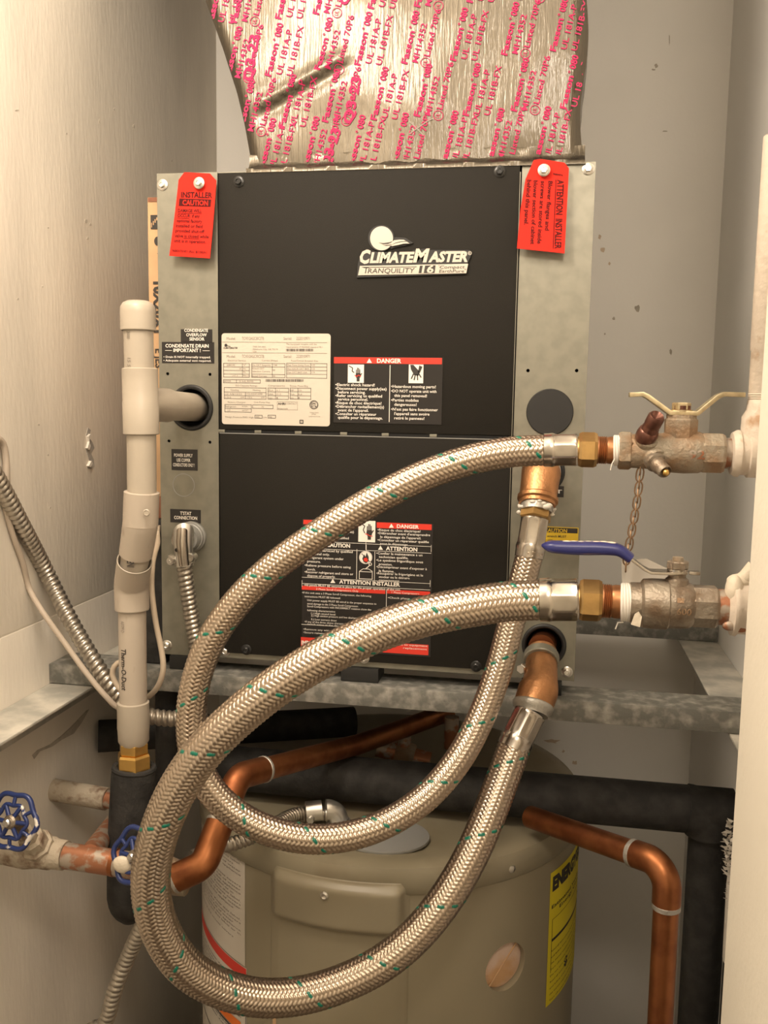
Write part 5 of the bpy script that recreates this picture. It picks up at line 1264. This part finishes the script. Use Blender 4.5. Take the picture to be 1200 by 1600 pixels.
nb = V(sx[0] - .0005, Y1, zh_); MB().lathe(nb, nb + V(0, 0, 1), [(0, .0110), (.0022, .0110)], 24).build('washer', M['zincplate'], UV); MB().hexn(nb + V(0, 0, .002), nb + V(0, 0, .0095), .0092, .001).build('handle_nut', M['zincplate'], UV, ang=20)
# test ports
a0 = X(1003) + V(0, -.010, .010); a1 = at(1027, 649, Y1 - .032); L = np.linalg.norm(a1 - a0)
MB().lathe(X(1003), a1, [(0, .0120), (.018, .0120), (.020, .0105)], 20).build('port_boss', M['bronze'], UV)
MB().lathe(a0, a1, [(0, .0080), (.004, .0102), (L * .30, .0106), (L * .42, .0098), (L * .46, .0082), (L * .55, .0084), (L * .60, .0076), (L * .66, .0082), (L * .93, .0082), (L, .0066), (L - .002, .0040), (L - .004, 0)], 20, cap=False).build('test_port', M['darkbronze'], UV, ang=40)
b0 = X(1016) + V(0, -.012, -.006); b1 = at(1040, 738, Y1 - .034); L = np.linalg.norm(b1 - b0)
MB().lathe(X(1016), b1, [(0, .0125), (.016, .0125), (.019, .0110)], 20).build('port_boss', M['bronze'], UV)
MB().lathe(b0, b1, [(0, .0085), (.004, .0098), (L * .35, .0100), (L * .40, .0076), (L * .48, .0080), (L * .66, .0078), (L * .70, .0070), (L * .94, .0070), (L, .0060), (L - .003, .0045)], 20).build('test_port', M['nickel'], UV, ang=40)
MB().ball(b1, .0036, 12, 8).build('port_core', M['brass'], UV)
em = MB()
tvv, tff = text_raw('92', .02, 0.0); mn, mx = tvv[:, 0].min(), tvv[:, 0].max()
A = X(1072); th_ = -.25 + tvv[:, 1] / CAPH * .008 / .0205; Xx = A[0] + (tvv[:, 0] - mn) / (mx - mn) * .015
em.add(np.stack([Xx, Y1 - .0213 * np.cos(th_), zu + .0213 * np.sin(th_)], 1), tff); em.build('cast_lettering', M['copper_old'], UV, ang=0)
# painted union at the jamb
PU = empty('painted_union', at(1160, 703, Y1), 'cream-painted threaded union and riser behind the jamb at the upper valve', 'fitting', 'painted fittings')
MB().lathe(X(1141), X(1200), [(0, .0150), (.001, .0205), (px_l(1141, 1150), .0232), (px_l(1141, 1154), .0232), (px_l(1141, 1155), .0212), (px_l(1141, 1166), .0212), (px_l(1141, 1168), .0235), (.050, .0235)], 32).build('union', M['whitefit'], PU, ang=40)
rx = X(1190)
MB().lathe(rx + V(0, 0, .0), rx + V(0, 0, 1), [(0, .0205), (.036, .0205), (.042, .0170), (.046, .0165), (.052, .0160), (.053, .0150), (.054, .0160), (.055, .0150), (.056, .0160), (.057, .0150), (.058, .0160), (.059, .0150), (.060, .0155), (.10, .0155), (.101, .0165), (.25, .0165), (.30, .0165)], 28).build('riser', M['whitefit'], PU, ang=50)
MB().tube([rx, V(XR - .002, Y1, zu)], .016, 20).build('wall_pipe', M['whitefit'], PU)
# --- lower ball valve
LVv = empty('ball_valve', at(1040, 937, Y2), 'tarnished nickel ball valve with a long blue lever handle', 'valve', 'ball valves')
zl = at(905, 937, Y2)[2]
X2 = lambda px: hx_(px, Y2, zl)
def px_2(a, b): return float(np.linalg.norm(X2(b) - X2(a)))
MB().hexn(X2(905), X2(940), .0200, .003).build('union_nut', M['brass2'], LVv, ang=20)
MB().lathe(X2(899), X2(907), [(0, .0150), (.012, .0150)], 24).build('nut_neck', M['brass2'], LVv)
pf = [(0, .0160)]
for k in range(5): pf += [(.002 + k * .0017, .0162), (.0028 + k * .0017, .0150)]
pf += [(.0125, .0158), (px_2(939, 978), .0158)]
MB().lathe(X2(939), X2(978), pf, 28).build('nipple', M['nipple'], LVv, ang=30)
tp = MB()
for k, q in enumerate((973, 976, 979, 982)): tp.ring(X2(q), (1, .06 * (k - 1.5), .04), .0165, .0019, 28, 6)
tp.tube([X2(975) + V(0, -.006, -.018), X2(968) + V(-.001, -.006, -.0185), X2(963) + V(0, -.006, -.025)], .0007, 6); tp.build('thread_tape', M['tape'], LVv)
MB().lathe(X2(983), X2(1080), [(0, .0175), (.001, .0190), (px_2(983, 1000), .0192), (px_2(983, 1001), .0205), (px_2(983, 1004), .0228), (px_2(983, 1018), .0236), (px_2(983, 1042), .0236), (px_2(983, 1044), .0225), (px_2(983, 1048), .0222), (px_2(983, 1074), .0216), (px_2(983, 1079), .0205), (px_2(983, 1083), .0188)], 36).build('body', M['nickel'], LVv, ang=28)
MB().lathe(X2(1079), X2(1122), [(0, .0190), (.002, .0200), (px_2(1079, 1117), .0200), (px_2(1079, 1121), .0182)], 8).build('hex_end', M['nickel'], LVv, ang=20)
MB().lathe(X2(1119), X2(1142), [(0, .0165), (px_2(1119, 1142), .0168)], 26).build('tail', M['copper_old'], LVv)
ch = MB(); cpts = [(986, 978), (992, 962), (998, 958), (1003, 966), (1000, 982)]
ch.prism([at(a, b - 2, Y2 - .0212) for a, b in cpts], (0, 1, 0), .0016); ch.build('paint_chip', M['cream'], LVv)
s2 = X2(1056); zs2 = at(1056, 893, Y2)[2]
MB().lathe(s2 + V(0, 0, .015), s2 + V(0, 0, 1), [(0, .0120), (zs2 - zl - .022, .0105), (zs2 - zl - .020, .0080), (zs2 - zl - .008, .0080)], 16).build('stem_boss', M['nickel'], LVv, ang=35)
lev = [(1072, 893), (1040, 894), (1016, 893), (1006, 888), (985, 872), (968, 860), (950, 857), (900, 856), (862, 854), (846, 852)]
lp = [at(a, b, Y2) for a, b in lev]
hm = MB(); vsx = []
for i, p in enumerate(lp[:6]):
    tdir = lp[i + 1] - lp[max(i - 1, 0)]; nn = unit(V(-tdir[2], 0, tdir[0])) * .0013
    for sgn, yy in ((1, -1), (1, 1), (-1, 1), (-1, -1)): vsx.append(V(p[0], Y2 + yy * (.0095 if i < 3 else .0085), p[2]) + nn * sgn)
fx = [(0, 1, 2, 3), (20, 23, 22, 21)] + [(i * 4 + k, i * 4 + (k + 1) % 4, (i + 1) * 4 + (k + 1) % 4, (i + 1) * 4 + k) for i in range(5) for k in range(4)]
hm.add(vsx, fx); hm.build('lever', M['steel'], LVv, ang=40, bevel=.0005)
sp = spline(lp[4:], n=26); gr = MB()
T, U, W = frames(sp); n = 20; t = np.linspace(0, 2 * np.pi, n, endpoint=False); vv = []
for i, p in enumerate(sp):
    q = i / 25; hgt = .0048 + .0016 * math.sin(q * 3.0); wd_ = .0105
    if q > .88: k = 1 - ((q - .88) / .12) ** 2 * .8; hgt *= k; wd_ *= k
    up = unit(np.cross(T[i], V(0, 1, 0))); up = up if up[2] > 0 else -up
    for a in t: vv.append(p + up * hgt * np.sign(math.sin(a)) * abs(math.sin(a)) ** .7 + V(0, 1, 0) * wd_ * np.sign(math.cos(a)) * abs(math.cos(a)) ** .7)
fx = [(i * n + j, i * n + (j + 1) % n, (i + 1) * n + (j + 1) % n, (i + 1) * n + j) for i in range(25) for j in range(n)] + [tuple(range(n)), tuple(25 * n + j for j in range(n))]
gr.add(vv, fx); gr.build('grip_sleeve', M['blue'], LVv, ang=50)
sm = MB(); 
for k in range(7):
    q = sp[6 + k * 2]; sm.ball(q + V(0, .001 * (k % 2), .0056), .0030, 8, 6, (1.6, 1, .35))
sm.build('paint_smear', M['cream'], LVv, ang=60)
nb = V(s2[0], Y2, zs2 + .001); MB().lathe(nb, nb + V(0, 0, 1), [(0, .0095), (.0018, .0095)], 20).build('washer', M['steel'], LVv); MB().hexn(nb + V(0, 0, .0015), nb + V(0, 0, .009), .0098, .001).build('handle_nut', M['nickel'], LVv, ang=20)
MB().cyl(nb + V(0, 0, .008), nb + V(0, 0, .0125), .0050, n=14).build('stem_end', M['bronze'], LVv)
MB().box((s2[0] + .010, Y2 - .004, zs2 - .002), (s2[0] + .020, Y2 + .004, zs2 + .0012)).build('stop_tab', M['steel'], LVv, bevel=.0008)
em = MB()
for s, dz, hgt in (('600', -.0045, .006), ('1', .0065, .004)):
    tvv, tff = text_raw(s, .02, 0.0); mn, mx = tvv[:, 0].min(), tvv[:, 0].max(); A = X2(1053)
    zz4 = dz + tvv[:, 1] / CAPH * hgt; th_ = np.arcsin(np.clip(zz4 / .0226, -.9, .9)); Xx = A[0] + (tvv[:, 0] - mn) / (mx - mn) * (.013 if len(s) > 1 else .006)
    em.add(np.stack([Xx, Y2 - .0226 * np.cos(th_), zl + .0226 * np.sin(th_)], 1), tff)
em.build('cast_lettering', M['bronze'], LVv, ang=0)
PL = empty('painted_union', at(1150, 937, Y2), 'paint-clotted white elbow behind the jamb at the lower valve', 'fitting', 'painted fittings')
MB().lathe(X2(1136), X2(1200), [(0, .0170), (.003, .0215), (px_2(1136, 1143), .0255), (px_2(1136, 1149), .0262), (px_2(1136, 1153), .0240), (px_2(1136, 1170), .0240), (.060, .0240)], 30).build('union', M['whitefit'], PL, ang=60)
lump = MB(); lump.ball(at(1147, 923, Y2 - .006), .0115, 18, 12, (.70, .9, 1.3)); lump.ball(at(1156, 908, Y2), .0085, 16, 10, (1.4, 1, .8)); lump.tube([at(1158, 908, Y2), at(1166, 902, Y2), at(1180, 885, Y2)], .0075, 12)
lump.build('paint_lump', M['cream'], PL, ang=60)
MB().tube([X2(1175), V(XR - .002, Y2, zl)], .018, 20).build('wall_pipe', M['whitefit'], PL)
dl = MB()
for a, b, s in ((1140, 978, .0050), (1157, 980, .0056)): dl.ball(at(a, b, Y2 - .016), s, 12, 8, (1.3, .6, .9))
dl.build('rust_scab', M['copper_old'], PL, ang=60)

# ================================================================ chain and tag plate
ca = at(1001, 727, Y1 - .004); cb = at(979, 890, Y1 - .004)
CH = empty('brass_chain', ca, 'rusty link chain hanging from the upper valve', 'chain')
t = np.linspace(0, 2 * np.pi, 20, endpoint=False); lw, lh = .0036, .0062
lk = MB().loop([(lw * math.cos(a), 0, lh * math.sin(a) + .0012 * np.sign(math.sin(a))) for a in t], .0008, 6)
lme = bpy.data.meshes.new('link'); lme.from_pydata(np.concatenate(lk.v).tolist(), [], lk.f); lme.update(); finish(lme, M['rust'], 60)
NL = 15
for k in range(NL):
    q = (k + .3) / NL; P = ca + (cb - ca) * q + V(.0012 * math.sin(q * 5), 0, 0)
    o = link_mesh('link', lme, P, CH); o.rotation_euler = (0, math.radians(6), math.radians(8 if k % 2 else 82))
tp_ = [(971, 876), (1010, 873), (1042, 888), (1044, 912), (996, 916), (972, 912)]
o = MB().prism([at(a, b, Y1 + .006) for a, b in tp_], (0, 1, 0), .0012).build('tag_plate', M['tagplate'], None)
tag(o, 'dull metal tag plate at the end of the chain behind the blue lever', 'tag')
